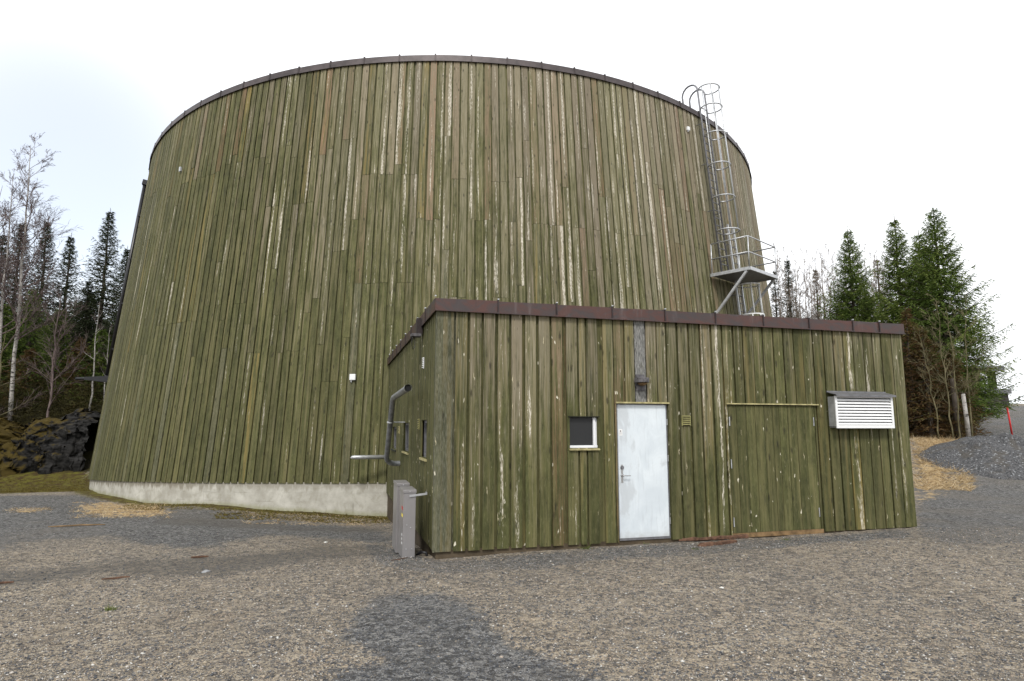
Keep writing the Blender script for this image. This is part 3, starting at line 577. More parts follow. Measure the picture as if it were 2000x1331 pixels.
# --- timber hatch
HB=[4.925,5.08,5.27,5.445,5.625,5.80,5.925,6.10,6.28,6.455,6.655]
def hatch():
    mb=MB(); rn=random.Random(8)
    for a,b in zip(HB[:-1],HB[1:]):
        a+=.004; b-=.004; rnd=rn.random(); pk=max(0,rn.gauss(.22,.08)); z0,z1=.0,2.082; d=rn.uniform(0,.004)
        P=[Vector(p) for p in ((a,.008+d,z0),(b,.008+d,z0),(b,.03,z0),(a,.03,z0),(a,.008+d,z1),(b,.008+d,z1),(b,.03,z1),(a,.03,z1))]
        f=.02+rn.gauss(0,.04); mb.hexa(P,wa=[(f,pk,.05,0)]*8,wb=[(rnd,x,v,0) for v in (0,2) for x in (0,b-a,b-a,0)])
    h=mb.build('timber_hatch',M['annex_wood'],annex); P_(h); h['label']='flush green board hatch with a pale strip above it'
    for x,zs in ((4.938,(1.82,1.12,.18)),(6.63,(1.82,.28))):
        for z in zs: MB().box(x-.007,x+.007,-.002,.008,z-.08,z+.07).build('hinge',M['galv'],h)
    return h
hatch()
f=[(.1,.25,.05,0)]*8
for a,b in ((6.668,6.698),(4.907,4.92)): part(MB().hexa([Vector(p) for p in ((a,.012,-.04),(b,.012,-.04),(b,.045,-.04),(a,.045,-.04),(a,.012,2.09),(b,.012,2.09),(b,.045,2.09),(a,.045,2.09))],wa=f,wb=[(.3,x,v,0) for v in (0,2) for x in (0,b-a,b-a,0)]),'hatch_jamb',M['annex_wood'])
part(MB().box(4.886,6.735,-.03,.02,2.098,2.118),'hatch_head_strip',M['lintel'])
part(MB().box(4.91,6.70,.004,.034,-.075,-.004),'hatch_bottom_rail',M['bare'])
# --- side windows
for (u0,u1,z0,z1) in LOPS:
    mb=MB(); d0,d1=.05,.13
    for (a,b,c,d) in ((u0,u0+.05,z0,z1),(u1-.05,u1,z0,z1),(u0+.05,u1-.05,z0,z0+.05),(u0+.05,u1-.05,z1-.05,z1),((u0+u1)/2-.02,(u0+u1)/2+.02,z0+.05,z1-.05)): mb.box(d0,d1,a,b,c,d)
    wf=mb.build('window_frame',M['galv_dark'],annex); P_(wf); wf['label']='small side window with a grey frame'
    MB().box(.085,.09,u0+.04,u1-.04,z0+.04,z1-.04).build('window_pane',M['glass'],wf)
    s=MB(); s.box(-.025,.05,u0-.03,u1+.03,z0-.045,z0-.012); s.build('window_sill',M['core' if u0>5 else 'lintel'],wf)
# ================================================================ fittings on the annex (things of their own)
def louvre():
    o=empty('ventilation_louvre',(7.52,0,1.72),'white slatted ventilation louvre with a dark hood on the right end of the annex wall','vent'); L0=Vector((7.52,0,1.72)); A_=lambda mb,n,m,**k:setattr(mb.build(n,m,o,**k),'location',-L0)
    x0,x1,z0,z1,y0=6.955,8.205,1.712,2.262,-.17
    mb=MB(); mb.box(x0,x0+.012,y0+.012,-.003,z0+.02,z1-.01); mb.box(x1-.012,x1,y0+.012,-.003,z0,z1); mb.box(x0+.012,x1-.012,y0+.012,-.003,z0,z0+.012); A_(mb,'housing',M['galv'])
    mb=MB(); mb.box(x0-.002,x0+.04,y0-.006,y0+.012,z0-.01,z1); mb.box(x1-.04,x1+.002,y0-.006,y0+.012,z0-.01,z1); mb.box(x0+.04,x1-.04,y0-.006,y0+.012,z0-.01,z0+.045); mb.box(x0+.04,x1-.04,y0-.005,y0+.012,z1-.03,z1); A_(mb,'frame',M['white'])
    mb=MB(); n=9
    for i in range(n):
        z=z0+.052+i*(z1-z0-.085)/n
        mb.hexa([Vector(p) for p in ((x0+.04,y0-.004,z),(x1-.04,y0-.004,z),(x1-.04,y0,z+.002),(x0+.04,y0,z+.002),(x0+.04,y0+.022,z+.036),(x1-.04,y0+.022,z+.036),(x1-.04,y0+.026,z+.038),(x0+.04,y0+.026,z+.038))])
    A_(mb,'slats',M['white'])
    A_(MB().box(x0+.03,x1-.03,y0+.09,y0+.1,z0+.02,z1-.02),'inner_screen',M['dark'])
    mb=MB(); mb.hexa([Vector(p) for p in ((x0-.02,y0-.055,z1+.012),(x1+.03,y0-.055,z1+.012),(x1+.03,-.004,z1+.065),(x0-.02,-.004,z1+.065),(x0-.02,y0-.055,z1+.022),(x1+.03,y0-.055,z1+.022),(x1+.03,-.004,z1+.078),(x0-.02,-.004,z1+.078))]); mb.box(x0-.02,x1+.03,y0-.06,y0-.052,z1-.012,z1+.024); mb.box(x0-.02,x1+.03,-.012,-.004,z1+.070,z1+.095)
    A_(mb,'hood',M['galv_dark'])
    return o
louvre()
def small_vent(name,c,ax,w,h,mat,label,n=6):
    o=empty(name,c,label,'vent','small slatted wall vents'); mb=MB(); ml=MB()
    def B(mb,u0,u1,d0,d1,z0,z1):
        if ax=='f': mb.box(u0,u1,-d1,-d0,z0,z1)
        else: mb.box(-d1,-d0,u0,u1,z0,z1)
    B(mb,-w/2,w/2,.001,.012,-h/2,h/2); mb.build('vent_plate',mat,o)
    for i in range(n): z=-h/2+(i+.5)*h/n; B(ml,-w/2+.012,w/2-.012,.0125,.018+.01,z-h/n*.05,z+h/n*.32)
    ml.build('vent_slats',mat,o); md=MB()
    for i in range(n): z=-h/2+(i+.5)*h/n; B(md,-w/2+.014,w/2-.014,.0122,.0135,z-h/n*.42,z-h/n*.06)
    md.build('vent_gaps',M['dark'],o)
small_vent('wall_vent',(4.115,-.003,1.823),'f',.165,.165,M['vent_y'],'square yellowish slatted vent on the front wall right of the steel door',5)
small_vent('wall_vent',(-.003,1.84,1.765),'l',.10,.19,M['vent_y'],'narrow yellowish vent on the side wall beside the nearest small window',5)
small_vent('wall_vent',(-.003,5.25,1.645),'l',.16,.17,M['lintel'],'narrow pale vent on the side wall between the two farther small windows',5)
small_vent('wall_vent',(-.003,1.41,2.79),'l',.10,.19,M['white'],'narrow white vent high on the side wall under the roof edge',6)
def lamp():
    L0=(3.30,0,2.50); o=empty('wall_lamp',L0,'half round grey lamp hood above the steel door','lamp')
    MB().box(-.075,.075,-.03,-.003,-.20,.06).build('back_plate',M['lamp'],o)
    mb=MB(); n=14; R=.115
    pr=[(R*math.cos(math.pi+math.pi*i/n)*1.0,-.06+R*1.35*math.sin(math.pi+math.pi*i/n)) for i in range(n+1)]
    vs=[(x,y,z) for z in (-.075,.0) for x,y in [(-R,-.03)]+pr+[(R,-.03)]]; k=len(vs)//2
    mb.add(vs,[tuple(range(k))[::-1],tuple(range(k,2*k))]+[(i,(i+1)%k,k+(i+1)%k,k+i) for i in range(k)]); mb.build('lamp_hood',M['lamp'],o,bevel=.006)
    mb=MB(); mb.tube([(0,-.09,-.076),(0,-.09,-.10),(0,-.09,-.125)],[.075,.07,.03],16); mb.build('lamp_glass',M['bare'],o,smooth=True)
lamp()
def hook():
    L0=on_x(824,652,-.02); o=empty('cable_bracket',L0,'dark bracket with a loose loop of cable under the side roof edge','bracket')
    MB().box(-.10,.0,-.08,.08,-.01,.26).build('bracket_plate',M['seam'],o); MB().box(-.19,-.02,-.10,.10,-.06,-.012).build('bracket_box',M['lamp'],o)
    mb=MB(); mb.tube([(-.15+.10*math.sin(a)*.3,-.06+.03*math.sin(a),-.17+.11*math.cos(a)) for a in np.linspace(0,2*math.pi,24)[:-1]],.0055,6,closed=True); mb.build('cable_loop',M['black'],o,smooth=True)
hook()
def bent(points,rad,seg=6):
    """polyline with rounded corners"""
    pts=[Vector(p) for p in points]; out=[pts[0]]
    for i in range(1,len(pts)-1):
        a=pts[i]+(pts[i-1]-pts[i]).normalized()*rad; b=pts[i]+(pts[i+1]-pts[i]).normalized()*rad
        for k in range(seg+1): t=k/seg; out.append((a*(1-t)+pts[i]*t)*(1-t)+(pts[i]*(1-t)+b*t)*t)
    return out+[pts[-1]]
def vent_pipe():
    a=on_x(754,906,-.30); b=on_x(767.5,778,-.30); c=on_x(797,758,-.30); d0=Vector((.0,a[1]+.0,a[2]-.03))
    o=empty('vent_pipe',tuple(d0),'grey bent vent pipe climbing the side wall of the annex','pipe'); 
    pts=bent([Vector((.02,a[1],a[2])),Vector(a),Vector(b),Vector(c)],.22); pts=[p-d0 for p in pts]
    MB().tube(pts,.056,14,caps=False).build('pipe_run',M['zinc'],o,smooth=True)
    e=pts[-1]; dd=(pts[-1]-pts[-2]).normalized(); MB().tube([e-dd*.05,e+dd*.012],.068,16,caps=False).build('pipe_collar',M['galv'],o,smooth=True)
    MB().tube([e-dd*.03,e-dd*.02],.058,14).build('pipe_bore',M['dark'],o)
    q=Vector(a)*.35+Vector(b)*.65-d0; MB().tube([q,q+Vector((.30,0,0))],.012,6).tube([q-Vector((0,0,.02)),q+Vector((0,0,.02))],.072,14).build('pipe_clamp',M['galv'],o)
    a=on_x(757,893,-.02); b2=a+np.array([-.95,0,0]);
    # find outward length so that the tip lands where the photograph shows it
    o=empty('outlet_pipe',tuple(a),'short straight pale steel pipe sticking out of the annex side wall','pipe')
    L=.86; MB().tube([(.02,0,0),(-L,0,0),(-L-.06,0,-.0),(-L-.10,0,-.015)],[.055,.055,.045,.012],14).build('pipe_run',M['galv'],o,smooth=True)
    MB().tube([(-.0,0,0),(-.02,0,0)],.075,14).build('wall_flange',M['galv'],o)
vent_pipe()
def cabinet(x0,x1,y0,y1,z0,z1,label,bracket,stickers):
    o=empty('metal_cabinet',(x0,y0,z0),label,'cabinet','grey metal cabinets along the side wall'); B=Vector((x0,y0,z0)); w,d,h=x1-x0,y1-y0,z1-z0
    MB().box(0,w,0,d,0,h-.05).build('cabinet_body',M['grey_metal'],o,bevel=.006)
    mb=MB(); mb.box(-.008,w+.008,-.008,d+.008,h-.048,h); mb.build('cabinet_lid',M['grey_metal'],o,bevel=.006)
    for (x,z,l,r) in [(w*(.28+.45*q),z,.008,.008) for q in range(2) for z in (.05,.16)]+[(w*.3,.5*h,.01,.007),(w*.6,.46*h,.01,.007),(w*.5,h-.025,.014,.009)]:
        MB().tube([(x,-.001,z),(x,-.001-l,z)],r,8).build('bolt',M['galv'],o)
    if bracket:
        MB().bar((w*.45,-.012,h-.09),(w*.45+.26,-.012,h-.06),.006,.030).bar((w*.45+.26,-.015,h-.06),(w*.45+.26,.14,h-.06),.006,.035,up=(0,0,1)).build('wall_strap',M['galv'],o)
    if stickers:
        MB().box(-.0025,-.0005,d*.12,d*.40,h-.30,h-.25).build('red_sticker',M['red_tag'],o); MB().box(-.0025,-.0005,d*.12,d*.40,h-.40,h-.355).build('yellow_sticker',M['yellow_tag'],o)
        mb=MB(); 
        for q in range(3): mb.box(-.0025,-.0005,d*.15,d*.30,h*.33-q*.06,h*.33+.03-q*.06)
        mb.build('small_print',M['white'],o)
g0=-.24; 
cabinet(-.405,-.225,.32,.90,-.20,.80,'nearer grey metal cabinet with a steel strap tied back to the side wall',True,True)
cabinet(-.425,-.235,1.10,1.72,-.24,.83,'farther grey metal cabinet standing behind its shorter neighbour',False,False)
mb=MB(); mb.tube([(-.22,.55,-.22),(-.12,.45,-.12),(-.05,.4,-.12),(-.02,.42,-.22),(-.06,.5,-.27)],.022,8); h=mb.build('cable_hose',M['black'],None,smooth=True,label='short black hose curling from the wall foot behind the cabinets',cat='hose')
# planks at the wall foot
def plank(px0,py0,px1,py1,w,h,lift,label):
    a=on_z(px0,py0,-.10); b=on_z(px1,py1,-.10); a[2]=gd1(a[0],a[1])+lift; b[2]=gd1(b[0],b[1])+lift
    me=MB(); n=10; A=Vector(a); Bv=Vector(b); d=(Bv-A).normalized(); r=d.cross(Vector((0,0,1))).normalized(); vs=[]; rn=random.Random(px0)
    for i in range(n+1):
        p=(Bv-A)*(i/n); ww=w/2*(1+rn.uniform(-.12,.12))*(.55 if i in(0,) else 1); hh=h*(1+rn.uniform(-.2,.2))*(.5 if i==0 else 1)
        vs+=[p-r*ww,p+r*ww,p+r*ww+Vector((0,0,hh)),p-r*ww*.9+Vector((0,0,hh*1.1))]
    fs=[(0,3,2,1),(4*n,4*n+1,4*n+2,4*n+3)]+[(4*i+k,4*i+(k+1)%4,4*(i+1)+(k+1)%4,4*(i+1)+k) for i in range(n) for k in range(4)]
    me.add(vs,fs); o=me.build('old_plank',M['oldplank'],None,label=label,cat='plank',group='old planks at the wall foot',bevel=.004); o.location=A
plank(1325,1060,1460,1054,.07,.045,.01,'longer rotten reddish plank lying against the annex wall foot by the door')
plank(1364,1070,1436,1063,.09,.04,-.005,'shorter rotten dark plank lying in front of the longer one by the door')
# ================================================================ LADDERS AND PLATFORM ON THE TANK
def frame_at(a): # local axes: out, tangential, up-the-wall
    out=Vector((math.cos(a),math.sin(a),0)); tan=Vector((-math.sin(a),math.cos(a),0)); return out,tan
def wallpt(a,z,out,side=0.):
    o,t=frame_at(a); b=tp(a,z,out); return b+t*side
def arc(a,z,r,c_out,deg0,deg1,n=16):
    o,t=frame_at(a); c=tp(a,z,c_out); return [c+o*(r*math.cos(math.radians(q)))+t*(r*math.sin(math.radians(q))) for q in np.linspace(deg0,deg1,n)]
def upper_ladder():
    a=math.radians(-64.9); z0,z1=6.95,13.3; ow=.23; rootp=tp(a,z0,ow)
    o=empty('caged_ladder',rootp,'long dull zinc caged ladder running from the platform to the tank rim','ladder','caged ladders on the tank'); R0=Vector(rootp)
    def fin(mb,n,m,**k): q=mb.build(n,m,o,**k); q.location=-R0; return q
    zr=rim(a,True)
    for s in (-.24,.24):
        pts=[wallpt(a,z0,ow,s),wallpt(a,zr+.2,ow,s)]
        top=[]
        oo,tt=frame_at(a); c=wallpt(a,zr+.72,ow,s)
        pts+= [c-oo*.33+oo*.33*math.cos(q)+Vector((0,0,.33*math.sin(q))) for q in np.linspace(0,math.pi,10)]
        pts.append(wallpt(a,zr+.0,ow,s)-oo*.66)
        fin(MB().tube(pts,.034,8),'ladder_rail',M['galv_dark'],smooth=True)
    mb=MB(); n=24
    z=z0+.15
    while z<zr+.1: fin(MB().tube([wallpt(a,z,ow,-.24),wallpt(a,z,ow,.24)],.02,6),'rung',M['galv_dark'],smooth=True); z+=.29
    hz=[zr+.74,zr-.05,zr-1.15,zr-2.35,zr-3.6,zr-4.85]
    for z in hz: fin(MB().tube(arc(a,z,.38,ow+.32,-140,140,22),.026,6),'cage_hoop',M['galv_dark' if z>zr-.5 and False else 'galv'],smooth=True)
    for q in (-100,-50,0,50,100):
        pts=[arc(a,z,.38,ow+.32,q,q+1,2)[0] for z in (hz[-1],hz[2],hz[0])]; fin(MB().tube(pts,.02,6),'cage_bar',M['galv'],smooth=True)
    for z in (7.6,9.4,11.2,12.8):
        for s in (-.24,.24): fin(MB().tube([wallpt(a,z,0.0,s),wallpt(a,z,ow,s)],.016,6),'wall_bracket',M['galv_dark'])
upper_ladder()
PA=math.radians(-63.3); PZ=6.92
def platform():
    oo,tt=frame_at(PA); base=tp(PA,PZ,.03); o=empty('ladder_platform',base,'galvanised steel landing platform with railings high on the tank wall','platform'); R0=Vector(base)
    def fin(mb,n,m,**k): q=mb.build(n,m,o,**k); q.location=-R0; return q
    SL,SR,OUT=-1.12,.86,1.40
    p=lambda u,s,z=0:base+oo*u+tt*s+Vector((0,0,z))
    fin(MB().hexa([p(.0,SL,-.012),p(OUT,SL,-.012),p(OUT,SR,-.012),p(.0,SR,-.012),p(.0,SL,.008),p(OUT,SL,.008),p(OUT,SR,.008),p(.0,SR,.008)]),'deck',M['galv_dark'])
    mb=MB(); 
    mb.bar(p(0,SL),p(OUT,SL),.05,.11).bar(p(OUT+.026,SL),p(OUT+.026,SR),.05,.11).bar(p(0,SR),p(OUT,SR),.05,.11); fin(mb,'deck_frame',M['galv'])
    for s,u in ((SL,.05),(SL,OUT),(SR,OUT),(SR,.05)): fin(MB().tube([p(u,s,.05),p(u,s,1.1)],.021,8),'railing_post',M['galv'],smooth=True)
    for z in (1.1,.56): fin(MB().tube([p(.05,SL,z),p(OUT,SL,z),p(OUT,SR,z),p(.05,SR,z)],.023,8),'railing_bar',M['galv'],smooth=True)
    for s in (SL+.03,SR-.03):
        b=wallpt(PA,5.55,.02); e=base+oo*OUT*.93+tt*s; w=b+tt*s; fin(MB().bar(e-Vector((0,0,.06)),w,.075,.075),'brace',M['galv'])
        fin(MB().bar(w-Vector((0,0,.12)),w+Vector((0,0,.12)),.12,.03),'brace_foot',M['galv'])
platform()
def lower_ladder():
    a=math.radians(-61.7); z0,z1=3.2,9.05; ow=.22; R0=tp(a,z0,ow); o=empty('caged_ladder',R0,'short bright galvanised caged ladder under the landing platform','ladder','caged ladders on the tank')
    def fin(mb,n,m,**k): q=mb.build(n,m,o,**k); q.location=-R0; return q
    for s in (-.22,.22): fin(MB().bar(wallpt(a,z0,ow,s),wallpt(a,z1 if s<0 else z1-.05,ow,s),.07,.05,up=frame_at(a)[0]),'ladder_rail',M['galv'])
    mb=MB(); z=z0+.2
    while z<z1-.2: fin(MB().tube([wallpt(a,z,ow,-.22),wallpt(a,z,ow,.22)],.015,6),'rung',M['galv_dark'],smooth=True); z+=.3
    for z in (6.72,5.62,5.38): fin(MB().tube(arc(a,z,.37,ow+.36,-145,145,24),.026,8),'cage_hoop',M['white'],smooth=True)
    for q in (-110,-66,-22,22,66,110): fin(MB().tube([arc(a,z,.37,ow+.36,q,q+1,2)[0] for z in (5.38,5.62)],.02,6),'cage_bar',M['white'],smooth=True)
    for q in (-55,0,55): fin(MB().tube([arc(a,z,.37,ow+.36,q,q+1,2)[0] for z in (5.60,6.72)],.022,6),'cage_bar',M['white'],smooth=True)
    for z in (4.4,6.4,8.3):
        for s in (-.22,.22): fin(MB().tube([wallpt(a,z,.0,s),wallpt(a,z,ow,s)],.016,6),'wall_bracket',M['galv_dark'])
lower_ladder()
# downpipe with spout on the far left
def downpipe():
    a=math.radians(-170.5); zr=rim(a,True); o=empty('downpipe',tp(a,4,.2),'black downpipe with a long spout on the left edge of the tank','downpipe'); R0=Vector(o.location)
    def fin(mb,n,m,**k): q=mb.build(n,m,o,**k); q.location=-R0; return q
    fin(MB().tube([tp(a,zr-.45,.2),tp(a,3.85,.2)],.085,12),'pipe_run',M['black'],smooth=True)
    oo,tt=frame_at(a); e=tp(a,3.85,.2)
    fin(MB().hexa([e+v for v in (Vector((0,0,-.30))-tt*.14-oo*.2,Vector((0,0,-.30))+tt*.14-oo*.2,oo*.8+tt*.1+Vector((0,0,-.20)),oo*.8-tt*.1+Vector((0,0,-.20)),-oo*.2-tt*.14+Vector((0,0,-.0)),-oo*.2+tt*.14+Vector((0,0,-.0)),oo*.8+tt*.1+Vector((0,0,-.08)),oo*.8-tt*.1+Vector((0,0,-.08)))]),'spout_trough',M['black'])
    fin(MB().tube([e+oo*.0+Vector((0,0,-.08)),e+oo*1.12+Vector((0,0,-.17))],.06,12),'spout_pipe',M['black'],smooth=True)
    fin(MB().bar(tp(a,zr-.5,.2),tp(a,zr-.28,.18),.24,.24),'rain_head',M['black'])
    mb=MB()
    for z in (5,7,9,11): mb.bar(tp(a,z,.0),tp(a,z,.22),.22,.05)
    fin(mb,'pipe_brackets',M['black'])
downpipe()
def sensor(p_az,w,h,label,mat='white',bracket=True,cat='sensor box'):
    a,z=p_az; o=empty('sensor_box',tp(a,z,.0),label,cat,'small boxes on the tank wall'); oo,tt=frame_at(a); f=lambda u,s,q:oo*u+tt*s+Vector((0,0,q))
    m=MB().hexa([f(.01,-w/2,-h/2),f(.08,-w/2,-h/2),f(.08,w/2,-h/2),f(.01,w/2,-h/2),f(.01,-w/2,h/2),f(.08,-w/2,h/2),f(.08,w/2,h/2),f(.01,w/2,h/2)]); m.build('box_cover',M[mat],o,bevel=.01)
    if bracket: MB().tube([f(.05,-w*.2,-h/2),f(.05,-w*.2,-h/2-.06)],.02,8).build('cable_gland',M['galv'],o)
sensor((math.radians(-111.96),3.1),.17,.17,'white square sensor box low on the tank wall left of the annex')
sensor((math.radians(-68.22),12.45),.14,.14,'tiny white sensor box high on the tank wall beside the long ladder')
sensor((math.radians(-142.06),10.75),.10,.17,'small pale grey plate high on the left part of the tank wall','galv',False)
# ================================================================ VEGETATION
def bark(name,a,b,birch=False):
    m=NT(name,.85,0,.2); o=m.obj(); n=m.noise(m.map(o,(6,6,2)),1,4,.6); c=m.mix(m.ss(n,.35,.65),a,b)
    if birch: c=m.mix(m.ss(m.noise(m.map(o,(3,3,14)),1,3,.6),.56,.64),c,(.03,.027,.025))
    m.col(c); return m.m
M['bark']=bark('spruce_bark',(.045,.035,.026),(.10,.085,.07)); M['birch']=bark('birch_bark',(.24,.225,.205),(.42,.40,.375),True); M['birch_far']=bark('pale_twig_bark',(.13,.105,.085),(.22,.185,.15)); M['twig']=bark('purple_brown_twigs',(.10,.075,.075),(.17,.13,.12))
M['willow']=bark('yellowish_willow_bark',(.085,.075,.04),(.17,.15,.085))
def leafmat(name,a,b,c):
    m=NT(name,.7,0,.15); v=m.attr('lv'); x=m.mix(m.ss(v,0,.5),a,b); x=m.mix(m.ss(v,.5,1),x,c); m.col(x)
    tr=m.n('ShaderNodeBsdfTranslucent'); m.l(x,tr.inputs[0]); ms=m.n('ShaderNodeMixShader'); ms.inputs[0].default_value=.25; m.l(m.b.outputs[0],ms.inputs[1]); m.l(tr.outputs[0],ms.inputs[2]); m.l(ms.outputs[0],m.out.inputs[0]); return m.m
M['needle']=leafmat('fresh_spruce_needles',(.030,.052,.010),(.082,.128,.024),(.175,.215,.050)); M['needle_dark']=leafmat('dark_spruce_needles',(.012,.020,.008),(.026,.038,.015),(.058,.066,.034))
M['needle_dead']=leafmat('brown_larch_twigs',(.09,.06,.035),(.15,.10,.055),(.20,.15,.09)); M['needle_mix']=leafmat('rusty_green_needles',(.050,.030,.014),(.105,.060,.025),(.10,.10,.03))
M['straw']=leafmat('dry_straw',(.26,.17,.075),(.48,.36,.20),(.66,.54,.36)); M['grass']=leafmat('green_grass',(.05,.07,.015),(.10,.13,.03),(.20,.22,.07)); M['mossy']=leafmat('mossy_litter',(.05,.035,.012),(.13,.10,.02),(.16,.14,.04))
def tris_mesh(name,C0,D,Wd,val,mat,parent=None,**kw):
    """C0 base points, D direction*length, Wd half width vectors -> pointed leaflets"""
    n=len(C0); V=np.empty((n,3,3)); V[:,0]=C0-Wd; V[:,1]=C0+Wd; V[:,2]=C0+D
    F_=np.arange(n*3).reshape(n,3); return rawmesh(name,V.reshape(-1,3),F_,mat,parent,attrs=dict(lv=np.repeat(val,3)),**kw)
def spruce_data(H,R,seed,dens=1.0,low=.06,droop=.35,thin=1.0,leaf=.17,lw=.020,power=1.05):
    r=np.random.default_rng(seed); C0=[];D=[];W_=[];val=[]; bars=[]
    z=H*low
    while z<H*.97:
        h=z/H; L=R*(1-h)**power*(1-.55*math.exp(-(h-low)*14))+.05; nb=int(r.integers(5,8)) if L>.3 else 4; ph=r.random()*6.28; cl=r.random()
        for b in range(nb):
            az=ph+2*math.pi*b/nb+r.normal(0,.18); l=L*r.uniform(.62,1.18); 
            if r.random()<.08: l*=.45
            el=.55*h-.12-droop*(1-h)+r.normal(0,.08); n=max(4,int(l/.11*dens)); zz=z+r.normal(0,.05)
            d=np.array([math.cos(az),math.sin(az)]); 
            t=np.linspace(0,1,n+1)[1:]; rad=t*l*math.cos(el); hz=zz+t*l*math.sin(el)+.22*l*t**2.2-.10*l*np.sin(np.pi*t)
            P=np.c_[d[0]*rad,d[1]*rad,hz]; bars.append((np.array([0,0,zz]),P[n//2-1],P[-1],l)); v0=.25+.5*cl*r.random()+.15*r.random()
            # side twigs
            for i in range(n):
                if t[i]<.12: continue
                sl=min(l*.46*(1-t[i])+.03+.12*min(1,(1-h)*3),.9)*r.uniform(.6,1.1)*thin
                for sgn in (-1,1):
                    if r.random()<.1: continue
                    aa=az+sgn*r.uniform(.7,1.15); td=np.array([math.cos(aa),math.sin(aa),-.25-r.random()*.35]); k=max(2,int(sl/.10*dens)); ts=np.linspace(0,1,k)
                    B=P[i]+ts[:,None]*td*sl; q=r.normal(0,1,(k,3)); q[:,2]*=.5; dirv=td*1.2+q*.55; dirv/=np.linalg.norm(dirv,axis=1)[:,None]
                    w=np.cross(dirv,r.normal(0,1,(k,3))); w/=np.maximum(np.linalg.norm(w,axis=1)[:,None],1e-6)
                    C0.append(B);D.append(dirv*(leaf*r.uniform(.7,1.35,(k,1))));W_.append(w*lw*r.uniform(.7,1.3,(k,1)));val.append(np.clip(v0+r.normal(0,.16,k)+.25*(t[i]-.5)+.12*ts,0,1))
            k=n*2; ti=r.integers(0,n,k); B=P[ti]; q=r.normal(0,1,(k,3)); q[:,2]=np.abs(q[:,2])*.2; dirv=np.array([d[0],d[1],.1])*.9+q*.6; dirv/=np.linalg.norm(dirv,axis=1)[:,None]; w=np.cross(dirv,r.normal(0,1,(k,3))); w/=np.maximum(np.linalg.norm(w,axis=1)[:,None],1e-6)
            C0.append(B);D.append(dirv*leaf);W_.append(w*lw);val.append(np.clip(v0+.15+r.normal(0,.15,k),0,1))
        z+=r.uniform(.75,1.2)*(.13+.24*(1-h))*(.9 if dens>=1 else 1.25)*max(1,H/13)
    k=30; C0.append(np.c_[np.zeros((k,2)),np.linspace(H*.93,H*1.0,k)]); q=r.normal(0,1,(k,3)); q[:,2]=1.2; D.append(q/np.linalg.norm(q,axis=1)[:,None]*.09); W_.append(r.normal(0,.008,(k,3))); val.append(np.full(k,.6))
    return np.concatenate(C0),np.concatenate(D),np.concatenate(W_),np.concatenate(val),bars
def trunk_mesh(H,r0,seed,lean=0,n=9,m=14):
    r=np.random.default_rng(seed); pts=[(lean*(i/m)**1.5+r.normal(0,.02)*(i>0),r.normal(0,.02)*(i>0),H*i/m-.3*(i==0)) for i in range(m+1)]
    return MB().tube(pts,[r0*(1-i/m)**.85+.008 for i in range(m+1)],n)
PROT={}
def spruce(x,y,ztop,R,seed,mat,label,group=None,twigs=True,zb=None,name='spruce_tree',**kw):
    z0=gd1(x,y) if zb is None else zb; H=ztop-z0; key=(seed,mat)
    if key not in PROT:
        C0,D,W_,val,bars=spruce_data(H,R,seed,**kw)
        o=empty(name,(x,y,z0),label,'tree',group)
        tr=trunk_mesh(H,.012*H+.03,seed).build('trunk',M['bark'],o,smooth=True)
        cr=tris_mesh('crown',C0,D,W_,val,M[mat],o)
        mb=MB()
        for a,b,c,l in bars: 
            if l>.5: mb.tube([a,b,c],[.012+.012*l,.010+.005*l,.004],4,caps=False)
        mb.build('branches',M['bark'],cr)
        PROT[key]=(o,H,R)
    else:
        s,Hs,Rs=PROT[key]; o=s.copy(); COL.objects.link(o); o['label']=label; o.location=(x,y,z0); o.rotation_euler.z=random.uniform(0,6.28)
        if group: o['group']=group
        f=H/Hs; g=R/Rs; o.scale=(g,g,f)
        for ch in s.children:
            c=ch.copy(); COL.objects.link(c); c.parent=o
            for q in ch.children: d=q.copy(); COL.objects.link(d); d.parent=c
    return o
def sp(px,py,t,R,seed,mat,label,group=None,**kw):
    p=pt(px,py,t); return spruce(p[0],p[1],p[2],R,seed,mat,label,group,**kw)
# --- right hand group
GR='spruces standing behind the right end of the annex'
sp(1822,402,31,3.75,101,'needle','tallest spruce at the right with long boughs reaching over the gravel',GR,dens=1.6,low=.12,power=.92,leaf=.14,lw=.021)
sp(1745,420,33,3.3,102,'needle','pointed spruce left of the tallest one, its top slightly lower',GR,dens=1.55,low=.08,power=1.0,leaf=.15)
sp(1792,448,34.5,3.2,102,'needle','spruce squeezed between the two tallest ones at the right',GR)
sp(1655,442,37,4.0,103,'needle','separate bushy spruce showing above the middle of the annex roof edge',GR,dens=1.5,power=1.05,leaf=.15)
sp(1690,560,35,2.3,103,'needle','lower spruce filling the gap beside the separate bushy one',GR)
sp(1537,500,46,1.9,104,'needle_dark','slim dark spruce just right of the tank, above the annex roof',GR,dens=.8,thin=.8)
sp(1512,522,50,1.8,104,'needle_dark','slim dark spruce half hidden behind the ladder platform',GR)
sp(1592,520,42,1.5,105,'needle_dead','thin brown leafless conifer above the annex roof',GR,dens=.6,thin=.7,lw=.010)
sp(1712,500,42,1.9,105,'needle_dead','brown leafless conifer left of the two tallest spruces',GR)
sp(1768,600,29.5,2.0,106,'needle_mix','rust brown conifer right behind the annex roof corner',GR)
sp(1800,640,28.4,2.2,106,'needle_mix','rust brown small conifer in front of the tall spruces beside the annex corner',GR,dens=1.0,low=.02,thin=.9,lw=.011)
sp(1855,680,28.2,1.7,106,'needle_mix','lowest rusty brown conifer under the longest boughs on the right',GR)
